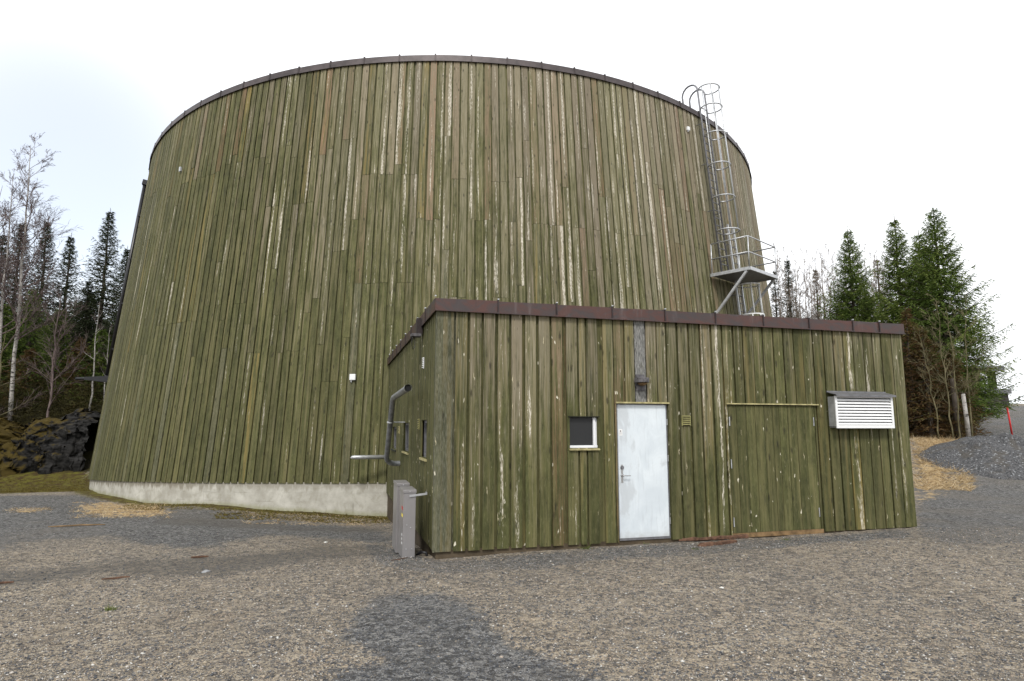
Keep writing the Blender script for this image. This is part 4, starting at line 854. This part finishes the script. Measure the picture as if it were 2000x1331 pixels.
# --- left hand wood
GL='dark spruces in the wood left of the tank'
for i,(px,py,t,R,sd,lab) in enumerate([
 (216,408,38,3.0,201,'dark ragged spruce standing clear right next to the tank downpipe'),
 (140,455,42,2.3,202,'narrow dark spruce with a bare tip between the birches and the tank'),
 (95,425,41,2.4,203,'dark spruce directly behind the birch crown, right of its trunks'),
 (45,428,40,2.5,202,'dark spruce directly behind the left birch trunk'),
 (8,452,38,2.6,203,'dark spruce cut by the left picture edge'),
 (175,545,37,2.4,201,'lower spruce between the narrow one and the one by the downpipe'),
 (250,480,46,2.6,203,'spruce mostly hidden behind the tank downpipe'),
 (68,560,36,2.4,204,'lower dense spruce between the two birch trunks'),
 (118,600,35,2.3,204,'lower dense spruce right of the birch trunks'),
 (12,590,35,2.6,204,'lower dense spruce below the one at the left edge'),
 (200,640,35,2.2,204,'lowest green spruce close to the tank, above the rock'),
 (160,660,34.5,2.0,206,'small brownish spruce above the top of the rock'),
 (60,680,34,2.2,206,'small brownish spruce above the mossy left rock'),
 (-30,640,34,2.4,206,'small brownish spruce at the left edge of the picture, above the moss'),
 (245,600,38,2.4,204,'green spruce beside the lower end of the downpipe'),
 (-90,440,42,3.0,201,'dark spruce outside the left edge of the wood')]):
    kw=dict(dens=1.0,droop=.45,thin=.9,lw=.022) if sd!=204 else dict(dens=1.1,droop=.4,lw=.024)
    sp(px,py,t,R,sd,'needle_dark' if sd not in (204,206) else ('needle' if sd==204 else 'needle_mix'),lab,GL,low=.03,**kw)
GF='far conifers closing the wood'
for i,(px,py,t,R) in enumerate([(px,560+((px*37)%70),44+(px%13),3.4) for px in range(-340,300,26)]): sp(px,py,t,R,204 if i%2 else 202,'needle' if i%2 else 'needle_dark','conifer in the back row of the wood left of the tank',GF)
for i,(px,py,t,R) in enumerate([(1590,640,52,2.6),(1640,600,55,2.6),(1700,620,52,2.8),(1760,600,54,3.0),(1830,650,50,3.0),(1540,610,56,2.4)]): sp(px,py,t,R,104,'needle_dark','dark conifer in the back row behind the annex roof',GF)
# --- bare deciduous trees
def bare_tree(base,H,r0,seed,mat,label,cat='tree',group=None,name='birch_tree',spread=.55,levels=4,first=.35,nbr=16,lean=(0,0),twigmat='twig',tr=.004,up=.9,parent_n=7):
    r=random.Random(seed); o=empty(name,base,label,cat,group); trunk=MB(); br=MB(); tw=MB(); m=12
    pts=[Vector((lean[0]*(i/m)**1.4*H*.1+r.gauss(0,.035)*(i>0)*min(1,H/8),lean[1]*(i/m)*H*.1+r.gauss(0,.035)*(i>0),H*i/m-(.3 if i==0 else 0))) for i in range(m+1)]
    trunk.tube(pts,[r0*(1-i/m)**.8+.006 for i in range(m+1)],parent_n)
    def grow(p,d,L,rad,lv):
        n=5 if lv<3 else 3; q=[p.copy()]; dd=d.copy()
        for i in range(n):
            dd=(dd+Vector((r.gauss(0,.13),r.gauss(0,.13),.07*up if lv<3 else -.06))).normalized(); q.append(q[-1]+dd*L/n)
        tgt=br if lv<2 else tw
        tgt.tube(q,[rad*(1-i/n)+tr*.55 for i in range(n+1)],5 if lv<2 else 3,caps=False)
        if lv>=levels: return
        k=int(4+L*2.2) if lv<3 else 3
        for i in range(k):
            t=r.uniform(.2,1); s=q[min(n-1,int(t*n))]; s=s.lerp(q[min(n,int(t*n)+1)],t*n-int(t*n)) if t<1 else q[-1]
            ax=Vector((r.gauss(0,1),r.gauss(0,1),r.gauss(0,.6))); nd=(dd+ax.normalized()*r.uniform(.5,.9)).normalized(); grow(s,nd,L*r.uniform(.32,.55),max(rad*.5,tr),lv+1)
    for i in range(nbr):
        h=first+(1-first)*((i+r.random())/nbr)**.9*.97; j=h*m; p=pts[int(j)].lerp(pts[min(m,int(j)+1)],j-int(j)); az=r.uniform(0,6.28); el=up*(.55+.5*h)+r.gauss(0,.12)
        d=Vector((math.cos(az)*math.cos(el),math.sin(az)*math.cos(el),math.sin(el))); grow(p,d,H*spread*(1.12-h)*r.uniform(.6,1.1)*.75+.25,r0*.38*(1.05-h)+tr,1)
    trunk.build('trunk',M[mat],o,smooth=True)
    b=br.build('branches',M[mat if r0<.06 else twigmat],o)
    if tw.v: tw.build('twigs',M[twigmat],b)
    return o
def bt(px,pytop,t,**k):
    p=pt(px,pytop,t); z=gd1(p[0],p[1]); return bare_tree((p[0],p[1],z),H=p[2]-z,**k)
bt(78,285,33,r0=.10,seed=1,mat='birch',label='tall bare birch with a white trunk, its top highest on the left',spread=.40,first=.30,nbr=24,lean=(-.3,0),tr=.005)
bt(38,345,32,r0=.085,seed=5,mat='birch',label='second bare white birch just left of the tallest one',spread=.36,first=.30,nbr=20,lean=(-.2,0),tr=.005)
bt(195,590,33,r0=.05,seed=3,mat='birch',label='slender white birch stem in front of the dark spruces near the tank',spread=.22,first=.45,nbr=8,levels=3)
bt(215,640,33.5,r0=.035,seed=4,mat='birch',label='very thin birch stem closest to the downpipe spout',spread=.2,first=.4,nbr=7,levels=3)
bt(-20,360,33,r0=.10,seed=6,mat='twig',name='bare_tree',label='bare grey tree leaning in from the left picture edge',spread=.45,first=.3,nbr=14,tr=.006,lean=(.4,0))
bt(120,560,31.5,r0=.06,seed=7,mat='twig',name='bare_tree',label='bare dark shrubby tree right of the birches with forked limbs',spread=.5,first=.15,nbr=12,tr=.006,levels=3)
bt(10,640,29.5,r0=.05,seed=8,mat='willow',name='bare_tree',label='bare arching shrub above the mossy bank at the left edge',spread=.6,first=.05,nbr=10,tr=.006,levels=3,up=.6)
GB='thin bare stems behind the annex roof'
rr=random.Random(4)
proto=None
for i in range(46):
    px=1518+i*5.2+rr.uniform(-5,5); py=rr.uniform(490,560) if i%3 else 478+rr.uniform(0,20); t=rr.uniform(41,52)
    if i<3: q=bt(px,py,t,r0=.05,seed=30+i,mat='birch_far',name='bare_sapling',label='thin bare sapling in the row behind the annex roof',group=GB,spread=.24,first=.2,nbr=16,levels=3,tr=.006,twigmat='birch_far',parent_n=5); 
    if i<3: proto=(proto or [])+[(q,pt(px,py,t)[2]-q.location.z)]
    else:
        s,Hs=proto[i%3]; p=pt(px,py,t); z=gd1(p[0],p[1]); o=s.copy(); COL.objects.link(o); o.location=(p[0],p[1],z); f=(p[2]-z)/Hs; o.scale=(f,f,f); o.rotation_euler.z=rr.uniform(0,6)
        for ch in s.children:
            c=ch.copy(); COL.objects.link(c); c.parent=o
            for g_ in ch.children: d=g_.copy(); COL.objects.link(d); d.parent=c
# willow clump and pale trunks at the right
for i,(px,py,t,sd,ln,lab) in enumerate([(1836,585,27.2,50,-.5,'leftmost arching willow stem in front of the tall spruces'),(1852,600,27.0,51,-.1,'middle willow stem in front of the tall spruces'),(1872,590,27.4,52,.5,'rightmost willow stem in front of the tall spruces'),(1815,640,27.3,53,-1.2,'lowest sprawling willow stem beside the annex corner')]):
    bt(px,py,t,r0=.030,seed=sd,mat='willow',name='willow_stem',label=lab,cat='shrub',group='bare willow stems on the straw bank',spread=.30,first=.22,nbr=14,levels=3,tr=.004,twigmat='willow',lean=(ln,0),parent_n=6)
def stump(px,py0,py1,t,r0,mat,label):
    p=pt(px,py1,t); z=gd1(p[0],p[1]); q=pt(px-12,py0,t); o=MB().tube([(0,0,-.2),((q[0]-p[0])*.5+.01,(q[1]-p[1])*.5,(q[2]-z)*.5),(q[0]-p[0],q[1]-p[1],q[2]-z)],[r0,r0*.85,r0*.7],9).build('tree_trunk',M[mat],None,smooth=True,label=label,cat='tree trunk'); o.location=(p[0],p[1],z)
stump(1893,770,858,26.2,.10,'birch','pale straight trunk rising from the bank under the longest boughs'); stump(1872,740,852,27,.13,'bark','brown rough trunk just left of the pale one')
# ================================================================ ROCK, HEAP, FAR STRUCTURE
def rockmat():
    m=NT('dark_fractured_slate',.85,0,.12); g=m.geo(); n=m.noise(g,1.6,6,.65); n2=m.noise(m.map(g,(3,3,9)),1,4,.6); nn=m.n('ShaderNodeNewGeometry'); sz=m.n('ShaderNodeSeparateXYZ'); m.l(nn.outputs['Normal'],sz.inputs[0])
    c=m.mix(m.ss(n2,.3,.7),(.006,.006,.006),(.032,.031,.030)); c=m.mix(m.ma('MULTIPLY',m.ss(n,.58,.7),.4),c,(.09,.086,.08)); xs=m.n('ShaderNodeSeparateXYZ'); m.l(g,xs.inputs[0])
    ms=m.ss(m.ma('ADD',m.ma('MULTIPLY',sz.outputs[2],.30),m.ma('ADD',n,m.ma('MULTIPLY',m.ma('ADD',xs.outputs[0],14.6),-.16))),.46,.66); c=m.mix(ms,c,m.mix(n2,(.022,.016,.005),(.085,.062,.014)))
    m.col(c); m.bump(m.noise(g,9,5,.7),.5,.03); return m.m
M['rock']=rockmat()
def rock():
    r=np.random.default_rng(12); A=pt(-330,930,27.2)[:2]; B=pt(185,930,29.3)[:2]; d=B-A; Ln=np.linalg.norm(d); d=d/Ln; nrm=np.array([d[1],-d[0]]); nu,nv=340,90
    u=np.linspace(0,1,nu); v=np.linspace(0,1,nv); U,V=np.meshgrid(u,v,indexing='ij'); ang=np.pi*V
    px=np.interp(U,[0,1],[-330,185]); Hh=np.interp(px,[-330,-60,20,70,120,160,185],[2.3,2.4,2.0,2.4,2.7,2.9,2.7])+(fbm(U*9,U*0,2)-.5)*.5
    off=np.cos(ang)*1.5*np.where(ang<np.pi/2,1,2.6)-.3; X=A[0]+d[0]*U*Ln+nrm[0]*off; Y=A[1]+d[1]*U*Ln+nrm[1]*off; g=gz(A[0]+d[0]*U.ravel()*Ln,A[1]+d[1]*U.ravel()*Ln).reshape(U.shape)
    gf=gz(A[0]+d[0]*U.ravel()*Ln+nrm[0]*1.7,A[1]+d[1]*U.ravel()*Ln+nrm[1]*1.7).reshape(U.shape); Z=np.minimum(g,gf)-.25+np.sin(ang)**.6*(Hh+.25)
    P=np.stack([X,Y,Z],-1).reshape(-1,3); Q=P.copy(); 
    for K,amp,sc in ((150,.24,(1,1,1.6)),(1500,.16,(1,1,1.9)),(7000,.09,(1,1,1.5))):
        lo=P.min(0); hi=P.max(0); sd_=r.uniform(lo,hi,(K*2,3)); best=np.full(len(P),1e9); bi=np.zeros(len(P),int)
        for i in range(0,len(P),2000): dd=(((P[i:i+2000,None]-sd_[None])*sc)**2).sum(-1); bi[i:i+2000]=dd.argmin(1)
        vec=r.normal(0,1,(len(sd_),3))*[.8,.8,.4]; vec[:,:2]+=nrm*.3; tilt=r.normal(0,1,(len(sd_),3)); Q+=vec[bi]*amp*.55+((P-sd_[bi])*tilt[bi]).sum(1)[:,None]*np.array([nrm[0],nrm[1],.2])*amp*.75
    idx=np.arange(nu*nv).reshape(nu,nv); Fq=np.stack([idx[:-1,:-1],idx[1:,:-1],idx[1:,1:],idx[:-1,1:]],-1).reshape(-1,4)
    c=Q.mean(0); o=rawmesh('rock_outcrop',Q-c,Fq,M['rock'],label='dark fractured rock face left of the tank with mossy patches',cat='rock'); o.location=tuple(c)
rock()
def heapmat():
    m=NT('dark_crushed_stone',.9,0,.2); g=m.geo(); v=m.vor(g,26); s1=m.n('ShaderNodeSeparateColor'); m.l(v.outputs['Color'],s1.inputs[0]); c=m.mix(s1.outputs[0],(.034,.035,.037),(.115,.115,.118)); c=m.mix(m.ma('MULTIPLY',m.ss(m.noise(g,1.7,4),.5,.65),.5),c,(.085,.075,.06)); c=m.mix(m.ss(s1.outputs[1],.94,.96),c,(.24,.25,.26)); m.col(c); m.bump(v.outputs['Distance'],.8,.03); return m.m
M['heap']=heapmat()
def heap(cx,cy,rx,ry,rot,h,label,seed,name='gravel_heap'):
    n,k=70,26; vs=[];fs=[]; z0=gd1(cx,cy)
    R_=np.linspace(0,1,k); A_=np.linspace(0,2*np.pi,n,endpoint=False); Rg,Ag=np.meshgrid(R_,A_,indexing='ij'); wob=1+.22*(fbm(np.cos(Ag)*1.5+5,np.sin(Ag)*1.5+5,seed)-.5)
    lx=Rg*rx*np.cos(Ag)*wob; ly=Rg*ry*np.sin(Ag)*wob; x=cx+lx*math.cos(rot)-ly*math.sin(rot); y=cy+lx*math.sin(rot)+ly*math.cos(rot)
    z=gdetail(x.ravel(),y.ravel()).reshape(x.shape)+h*np.clip(1-Rg**1.35,0,1)*(1+1.1*(fbm(x*1.1,y*1.1,seed+3)-.5))+(fbm(x*6,y*6,seed+5)-.5)*.16*(1-Rg)-.08*(Rg>.97)
    V=np.stack([x-cx,y-cy,z-z0],-1).reshape(-1,3); idx=np.arange(k*n).reshape(k,n); a=idx[:-1]; b=idx[1:]; Fq=np.stack([a,b,np.roll(b,-1,1),np.roll(a,-1,1)],-1).reshape(-1,4)
    V=np.r_[V,[[0,0,-.5]]]; o=rawmesh(name,V,Fq,M['heap'],smooth=True,label=label,cat='gravel heap'); o.location=(cx,cy,z0)
c=pt(1972,900,22.6); heap(c[0],c[1],3.1,2.2,math.atan2(RT[1],RT[0]),.84,'dark heap of crushed stone beyond the right corner of the annex',3)
def blocks(px,py,t,sz,seed,label,mat='heap',name='loose_stone',grp='loose stones on the gravel at the right'):
    p=pt(px,py,t); r=random.Random(seed); bm=bmesh.new(); bmesh.ops.create_icosphere(bm,subdivisions=1,radius=1)
    for v in bm.verts: v.co=Vector((v.co.x*sz*r.uniform(.6,1.2),v.co.y*sz*r.uniform(.6,1.1),v.co.z*sz*.55*r.uniform(.6,1.1)))
    me=bpy.data.meshes.new(name); bm.to_mesh(me); bm.free(); me.materials.append(M[mat]); o=bpy.data.objects.new(name,me); z=p[2]; o.location=(p[0],p[1],z); link(o,None,label,'stone',grp)
M['pale_stone']=simple('pale_grey_stone',(.22,.225,.23),.8,0,.3,.25,9)
M['white_stone']=simple('white_pebble',(.6,.6,.57),.7,0,.3,.1)
def ontop(px,py,t0=5,t1=60):
    for t in np.linspace(t0,t1,1200):
        p=pt(px,py,t)
        if p[2]<gd1(p[0],p[1]): return t
    return t1
blocks(1948,861,23.2,.19,1,'largest grey stone block on top of the dark gravel heap','pale_stone'); blocks(1965,868,22.9,.10,2,'small grey stone right of the largest block on the heap','pale_stone'); blocks(1962,882,22.4,.15,3,'pale flat stone on the near side of the heap top','pale_stone')
t=ontop(1409,1149); blocks(1409,1149,t,.030,5,'small white pebble alone on the tan gravel in front of the hatch','white_stone',grp='pebbles on the yard')
t=ontop(402,1118); blocks(402,1118,t,.07,6,'flat pale stone half sunk in the dirt left of the annex','pale_stone',grp='pebbles on the yard')
t=ontop(636,1060); blocks(636,1060,t,.05,7,'yellowish stone on the gravel in front of the tank foundation','white_stone',grp='pebbles on the yard')
def stick(px,py,L,ang,seed,label,mat='oldplank',rad=.018):
    t=ontop(px,py); p=pt(px,py,t); r=random.Random(seed); m=7; pts=[((i/m-.5)*L*math.cos(ang)+r.gauss(0,.012),(i/m-.5)*L*math.sin(ang)+r.gauss(0,.012),rad*.7) for i in range(m+1)]
    pts=[(x,y,gd1(p[0]+x,p[1]+y)-p[2]+rad) for x,y,_ in pts]; o=MB().tube(pts,[.62*rad*(.5+.5*math.sin(math.pi*(i+.6)/(m+1))) for i in range(m+1)],6).build('stick',M[mat],None,label=label,cat='stick',group='sticks lying on the gravel'); o.location=tuple(p)
stick(150,1029,1.1,.1,1,'long brown stick lying on the gravel near the straw patch','bare',.028); stick(225,1133,.36,.0,2,'reddish bark piece on the gravel at the left','oldplank',.022); stick(390,1092,.25,.3,3,'reddish bark piece in the dirt left of the annex','oldplank',.03); stick(780,1095,.28,.5,4,'brown twig lying in front of the nearer cabinet','oldplank',.012); stick(6,1143,.25,.1,5,'red brown bark piece at the left picture edge','oldplank',.025)
# red marker pole
t=28.; a=pt(1977,847,t); b=pt(1967,795,t); zg=gd1(a[0],a[1]); o=MB().tube([(0,0,-.25),(b[0]-a[0],b[1]-a[1],b[2]-a[2])],.035,8)
o=o.build('pole_shaft',M['red'],None,smooth=True); po=empty('marker_pole',tuple(a),'thin red snow marker pole leaning on the gravel slope','marker pole'); o.parent=po
MB().tube([Vector((b-a)*.80),Vector((b-a)*.88)],.037,8).build('reflective_band',M['white'],po)
# far dark wooden structure
def far_tower():
    t=62; M_='tower_wood'; M[M_]=simple('dark_tarred_boards',(.045,.040,.040),.8,0,.3,.3,2)
    c=pt(1927,792,t); o=empty('wooden_tower',(c[0],c[1],c[2]),'dark timber structure with two overhanging bands behind the right spruces','building'); s=t/F; rz=math.atan2(RT[1],RT[0]); o.rotation_euler.z=rz
    def B(n,x0,x1,z0,z1,d,mat=M_,tap=0):
        X0,X1=(x0-1927)*s,(x1-1927)*s; Z0,Z1=(792-z0)*s,(792-z1)*s
        MB().hexa([Vector(p) for p in ((X0-tap,-d,Z0),(X1+tap,-d,Z0),(X1+tap,d,Z0),(X0-tap,d,Z0),(X0,-d,Z1),(X1,-d,Z1),(X1,d,Z1),(X0,d,Z1))]).build(n,M[mat],o,bevel=.02)
    B('base_wall',1903,1951,815,771,1.3,tap=.15); B('lower_band',1896,1954,771,762,1.6,'galv_dark'); B('post',1939,1946,761.5,727,.35); B('post',1906,1913,761.5,727,.35); B('upper_band',1900,1948,727,717,1.4,'galv_dark')
far_tower()
# snow patch and far pines on the horizon
sn=MB(); p=pt(1992,784,88); n=24; vs=[]
for i in range(n): a=2*math.pi*i/n; x,y=p[0]+math.cos(a)*5.0*(1+.2*math.sin(3*a)),p[1]+math.sin(a)*4*(1+.15*math.sin(2*a)); vs.append((x-p[0],y-p[1],gd1(x,y)-p[2]+.05))
vs.append((0,0,gd1(p[0],p[1])-p[2]+.8)); sn.add(vs,[(i,(i+1)%n,n) for i in range(n)]); o=sn.build('snow_patch',M['snow'],None,smooth=True,kind='structure'); o.location=tuple(p)
for i,(px,py,t) in enumerate([(1974,784,118),(1983,781,120),(1990,779,119),(1998,783,121),(2008,780,122)]): sp(px,py-2,t,1.3,104,'needle_dark','tiny dark pine on the horizon above the snow patch','tiny pines on the horizon')
# ================================================================ GROUND COVER (stuff)
def tufts(name,N,area,mat,label,cat,h=(.1,.3),w=.006,spread=.5,blades=7,seed=1,lean=.8,kindlabel=None):
    """area: list of (pixel polygon bounding box x0,y0,x1,y1) sampled on the ground"""
    r=np.random.default_rng(seed); pts=[]
    for (x0,y0,x1,y1,z,frac) in area:
        n=int(N*frac); px=r.uniform(x0,x1,n); py=r.uniform(y0,y1,n)
        for a,b in zip(px,py): 
            q=on_z(a,b,z); pts.append(q[:2])
    pts=np.array(pts); zz=gdetail(pts[:,0],pts[:,1]); n=len(pts); B=np.repeat(np.c_[pts,zz-.01],blades,0); B[:,:2]+=r.normal(0,.05,(len(B),2))
    d=r.normal(0,1,(len(B),3))*[lean,lean,0]; d[:,2]=r.uniform(.35,1,len(B)); d/=np.linalg.norm(d,axis=1)[:,None]; L=r.uniform(h[0],h[1],(len(B),1))
    wv=np.cross(d,r.normal(0,1,d.shape)); wv/=np.linalg.norm(wv,axis=1)[:,None]
    tris_mesh(name,B,d*L,wv*w,r.random(len(B)),M[mat],kind='stuff',label=label,cat=cat)
tufts('dry_grass',2600,[(1785,868,1895,922,.4,.5),(1790,852,1905,880,.9,.5)],'straw','pale dry straw covering the bank behind the right annex corner','dry grass',h=(.10,.36),w=.008,lean=1.8,blades=9,seed=2)
tufts('straw_litter',1900,[(140,978,335,1012,-.5,.42),(170,985,310,1004,-.5,.25),(20,990,95,999,-.5,.08),(470,1005,748,1030,-.6,.25)],'straw','flattened straw scattered on the gravel in front of the tank','straw',h=(.04,.13),w=.007,lean=3.0,blades=5,seed=3)
tufts('moss_and_litter',3800,[(0,938,178,962,-.6,.5),(420,1000,760,1022,-.6,.38),(240,985,420,1000,-.55,.12)],'mossy','low moss and brown litter along the tank foundation and the rock foot','moss',h=(.02,.10),w=.012,lean=2.2,blades=6,seed=4)
def scatter(name,N,px0,px1,d0,d1,mat,label,cat,h,w,seed,lean=.8,kindz=0):
    r=np.random.default_rng(seed); px=r.uniform(px0,px1,N); dd=r.uniform(d0,d1,N); P=CAM+dd[:,None]*(FW[None]+((px-1000)/F)[:,None]*RT); ok=np.hypot(P[:,0]-TX,P[:,1]-TY)>RB+.6; P=P[ok]; z=gdetail(P[:,0],P[:,1]); cl=fbm(P[:,0]*.5,P[:,1]*.5,seed,3)
    bl=9; B=np.repeat(np.c_[P[:,:2],z],bl,0); hh=np.repeat(h*(.3+1.4*cl),bl); B[:,:2]+=r.normal(0,.16,(len(B),2)); B[:,2]+=r.random(len(B))*hh
    d=r.normal(0,1,(len(B),3))*[1,1,.6]; d[:,2]+=.25; d/=np.linalg.norm(d,axis=1)[:,None]; wv=np.cross(d,r.normal(0,1,d.shape)); wv/=np.linalg.norm(wv,axis=1)[:,None]
    tris_mesh(name,B,d*r.uniform(.12,.34,(len(B),1)),wv*w,np.clip(np.repeat(cl,bl)+r.normal(0,.2,len(B)),0,1),M[mat],kind='stuff',label=label,cat=cat)
M['brush']=leafmat('brown_green_brush',(.018,.016,.008),(.038,.034,.012),(.075,.065,.02))
scatter('undergrowth',9000,-330,235,31.2,42,'brush','dark brown green undergrowth between the spruces above the rock','undergrowth',1.5,.016,21)
scatter('undergrowth',3500,1500,1890,29.2,40,'brush','brown undergrowth below the spruces behind the annex','undergrowth',.9,.014,22)
def tuft(px,py,label,n=40,h=.12,seed=1):
    t=ontop(px,py); p=pt(px,py,t); r=np.random.default_rng(seed); B=np.zeros((n,3)); B[:,:2]=r.normal(0,.03,(n,2)); d=r.normal(0,.8,(n,3)); d[:,2]=r.uniform(.3,1,n); d/=np.linalg.norm(d,axis=1)[:,None]; w=np.cross(d,r.normal(0,1,(n,3))); w/=np.linalg.norm(w,axis=1)[:,None]
    o=tris_mesh('grass_tuft',B,d*h*r.uniform(.6,1.2,(n,1)),w*.004,r.random(n),M['grass'],label=label,cat='grass tuft',group='small grass tufts on the yard'); o.location=tuple(p)
tuft(1147,1073,'spiky green grass tuft at the foot of the wall below the small front window'); tuft(1360,1074,'tiny green tuft just right of the door threshold',25,.06,2); tuft(1535,1056,'small green tuft below the hatch',30,.07,3); tuft(215,1193,'flat green tuft alone in the tan gravel at the lower left',60,.07,4); tuft(1262,1064,'tiny tuft against the concrete under the door',20,.06,5)
# loose stones of the gravel, denser close to the camera
def gravel():
    r=np.random.default_rng(9); n=170000
    px=r.uniform(-60,2060,n); u=r.random(n); depth=3.7*(14/3.7)**u; py=833+F*1.78/depth*1.05
    d=np.stack([FW+(a-1000)/F*RT for a in (0,1)]); D=FW[None]+((px-1000)/F)[:,None]*RT-((py-665.5)/F)[:,None]*UP; t=-CAM[2]/D[:,2]; P=CAM+D*t[:,None]
    keep=(t>0)&(t<16)&~((P[:,0]>-.1)&(P[:,1]>-.06))&(np.hypot(P[:,0]-TX,P[:,1]-TY)>RB); P=P[keep]; n=len(P)
    P[:,:2]+=r.normal(0,.02,(n,2)); P[:,2]=gdetail(P[:,0],P[:,1])
    s=r.lognormal(math.log(.0056),.40,n).clip(.003,.017); base=np.array([(1,0,0),(-1,0,0),(0,1,0),(0,-1,0),(0,0,1),(0,0,-1)],float); V=base[None]*r.uniform(.6,1.3,(n,6,1)); V+=r.normal(0,.18,(n,6,3)); V*=np.array([1,1,.62]); a=r.uniform(0,6.28,n); c_,s_=np.cos(a)[:,None],np.sin(a)[:,None]
    X=V[:,:,0]*c_-V[:,:,1]*s_; Y=V[:,:,0]*s_+V[:,:,1]*c_; V=np.stack([X*1.25,Y,V[:,:,2]],-1)
    X=V[:,:,0]*c_-V[:,:,1]*s_; V[:,:,0]=X
    V=V*s[:,None,None]+P[:,None]+np.array([0,0,1])*(s[:,None,None]*.25)
    F0=np.array([(0,2,4),(2,1,4),(1,3,4),(3,0,4),(2,0,5),(1,2,5),(3,1,5),(0,3,5)]); Fq=(F0[None]+np.arange(n)[:,None,None]*6).reshape(-1,3)
    m=NT('gravel_pebbles',.85,0,.25); v=m.attr('lv'); rp_=m.n('ShaderNodeValToRGB'); e=rp_.color_ramp; cols=[(0,(.05,.053,.058)),(.25,(.10,.105,.115)),(.42,(.16,.145,.125)),(.6,(.26,.22,.165)),(.78,(.34,.29,.22)),(.9,(.30,.24,.19)),(.97,(.52,.51,.48))]
    e.elements[0].position=0; e.elements[0].color=(*cols[0][1],1); e.elements[1].position=cols[-1][0]; e.elements[1].color=(*cols[-1][1],1)
    for p_,c__ in cols[1:-1]: q=e.elements.new(p_); q.color=(*c__,1)
    m.l(v,rp_.inputs[0]); m.col(rp_.outputs[0])
    X,Y=P[:,0],P[:,1]
    gm=poly_mask([(740,1142),(800,1133),(878,1141),(926,1172),(968,1222),(1016,1256),(1088,1277),(1184,1312),(1300,1390),(1500,1700),(500,1700),(560,1400),(624,1331),(656,1298),(738,1281),(684,1252),(672,1216),(696,1176)],X,Y,0,soft=.15)
    gm=np.maximum(gm,poly_mask([(0,1110),(300,1092),(470,1080),(640,1055),(770,1085),(600,1105),(430,1142),(200,1130),(0,1155),(-600,1180),(-600,1120)],X,Y,-.3,soft=.2)); gm=np.maximum(gm,(Y>2.0)*.9)
    val=r.random(n); val=np.where(r.random(n)<gm*.95,val*.38,val); keep2=~((gm>.5)&(r.random(n)<.45))
    idx=np.where(keep2)[0]; V=V[idx]; val=val[idx]; n=len(idx); Fq=(F0[None]+np.arange(n)[:,None,None]*6).reshape(-1,3)
    rawmesh('gravel_stones',V.reshape(-1,3),Fq,m.m,attrs=dict(lv=np.repeat(val,6)),kind='stuff',label='loose tan and grey gravel stones covering the yard',cat='gravel')
gravel()
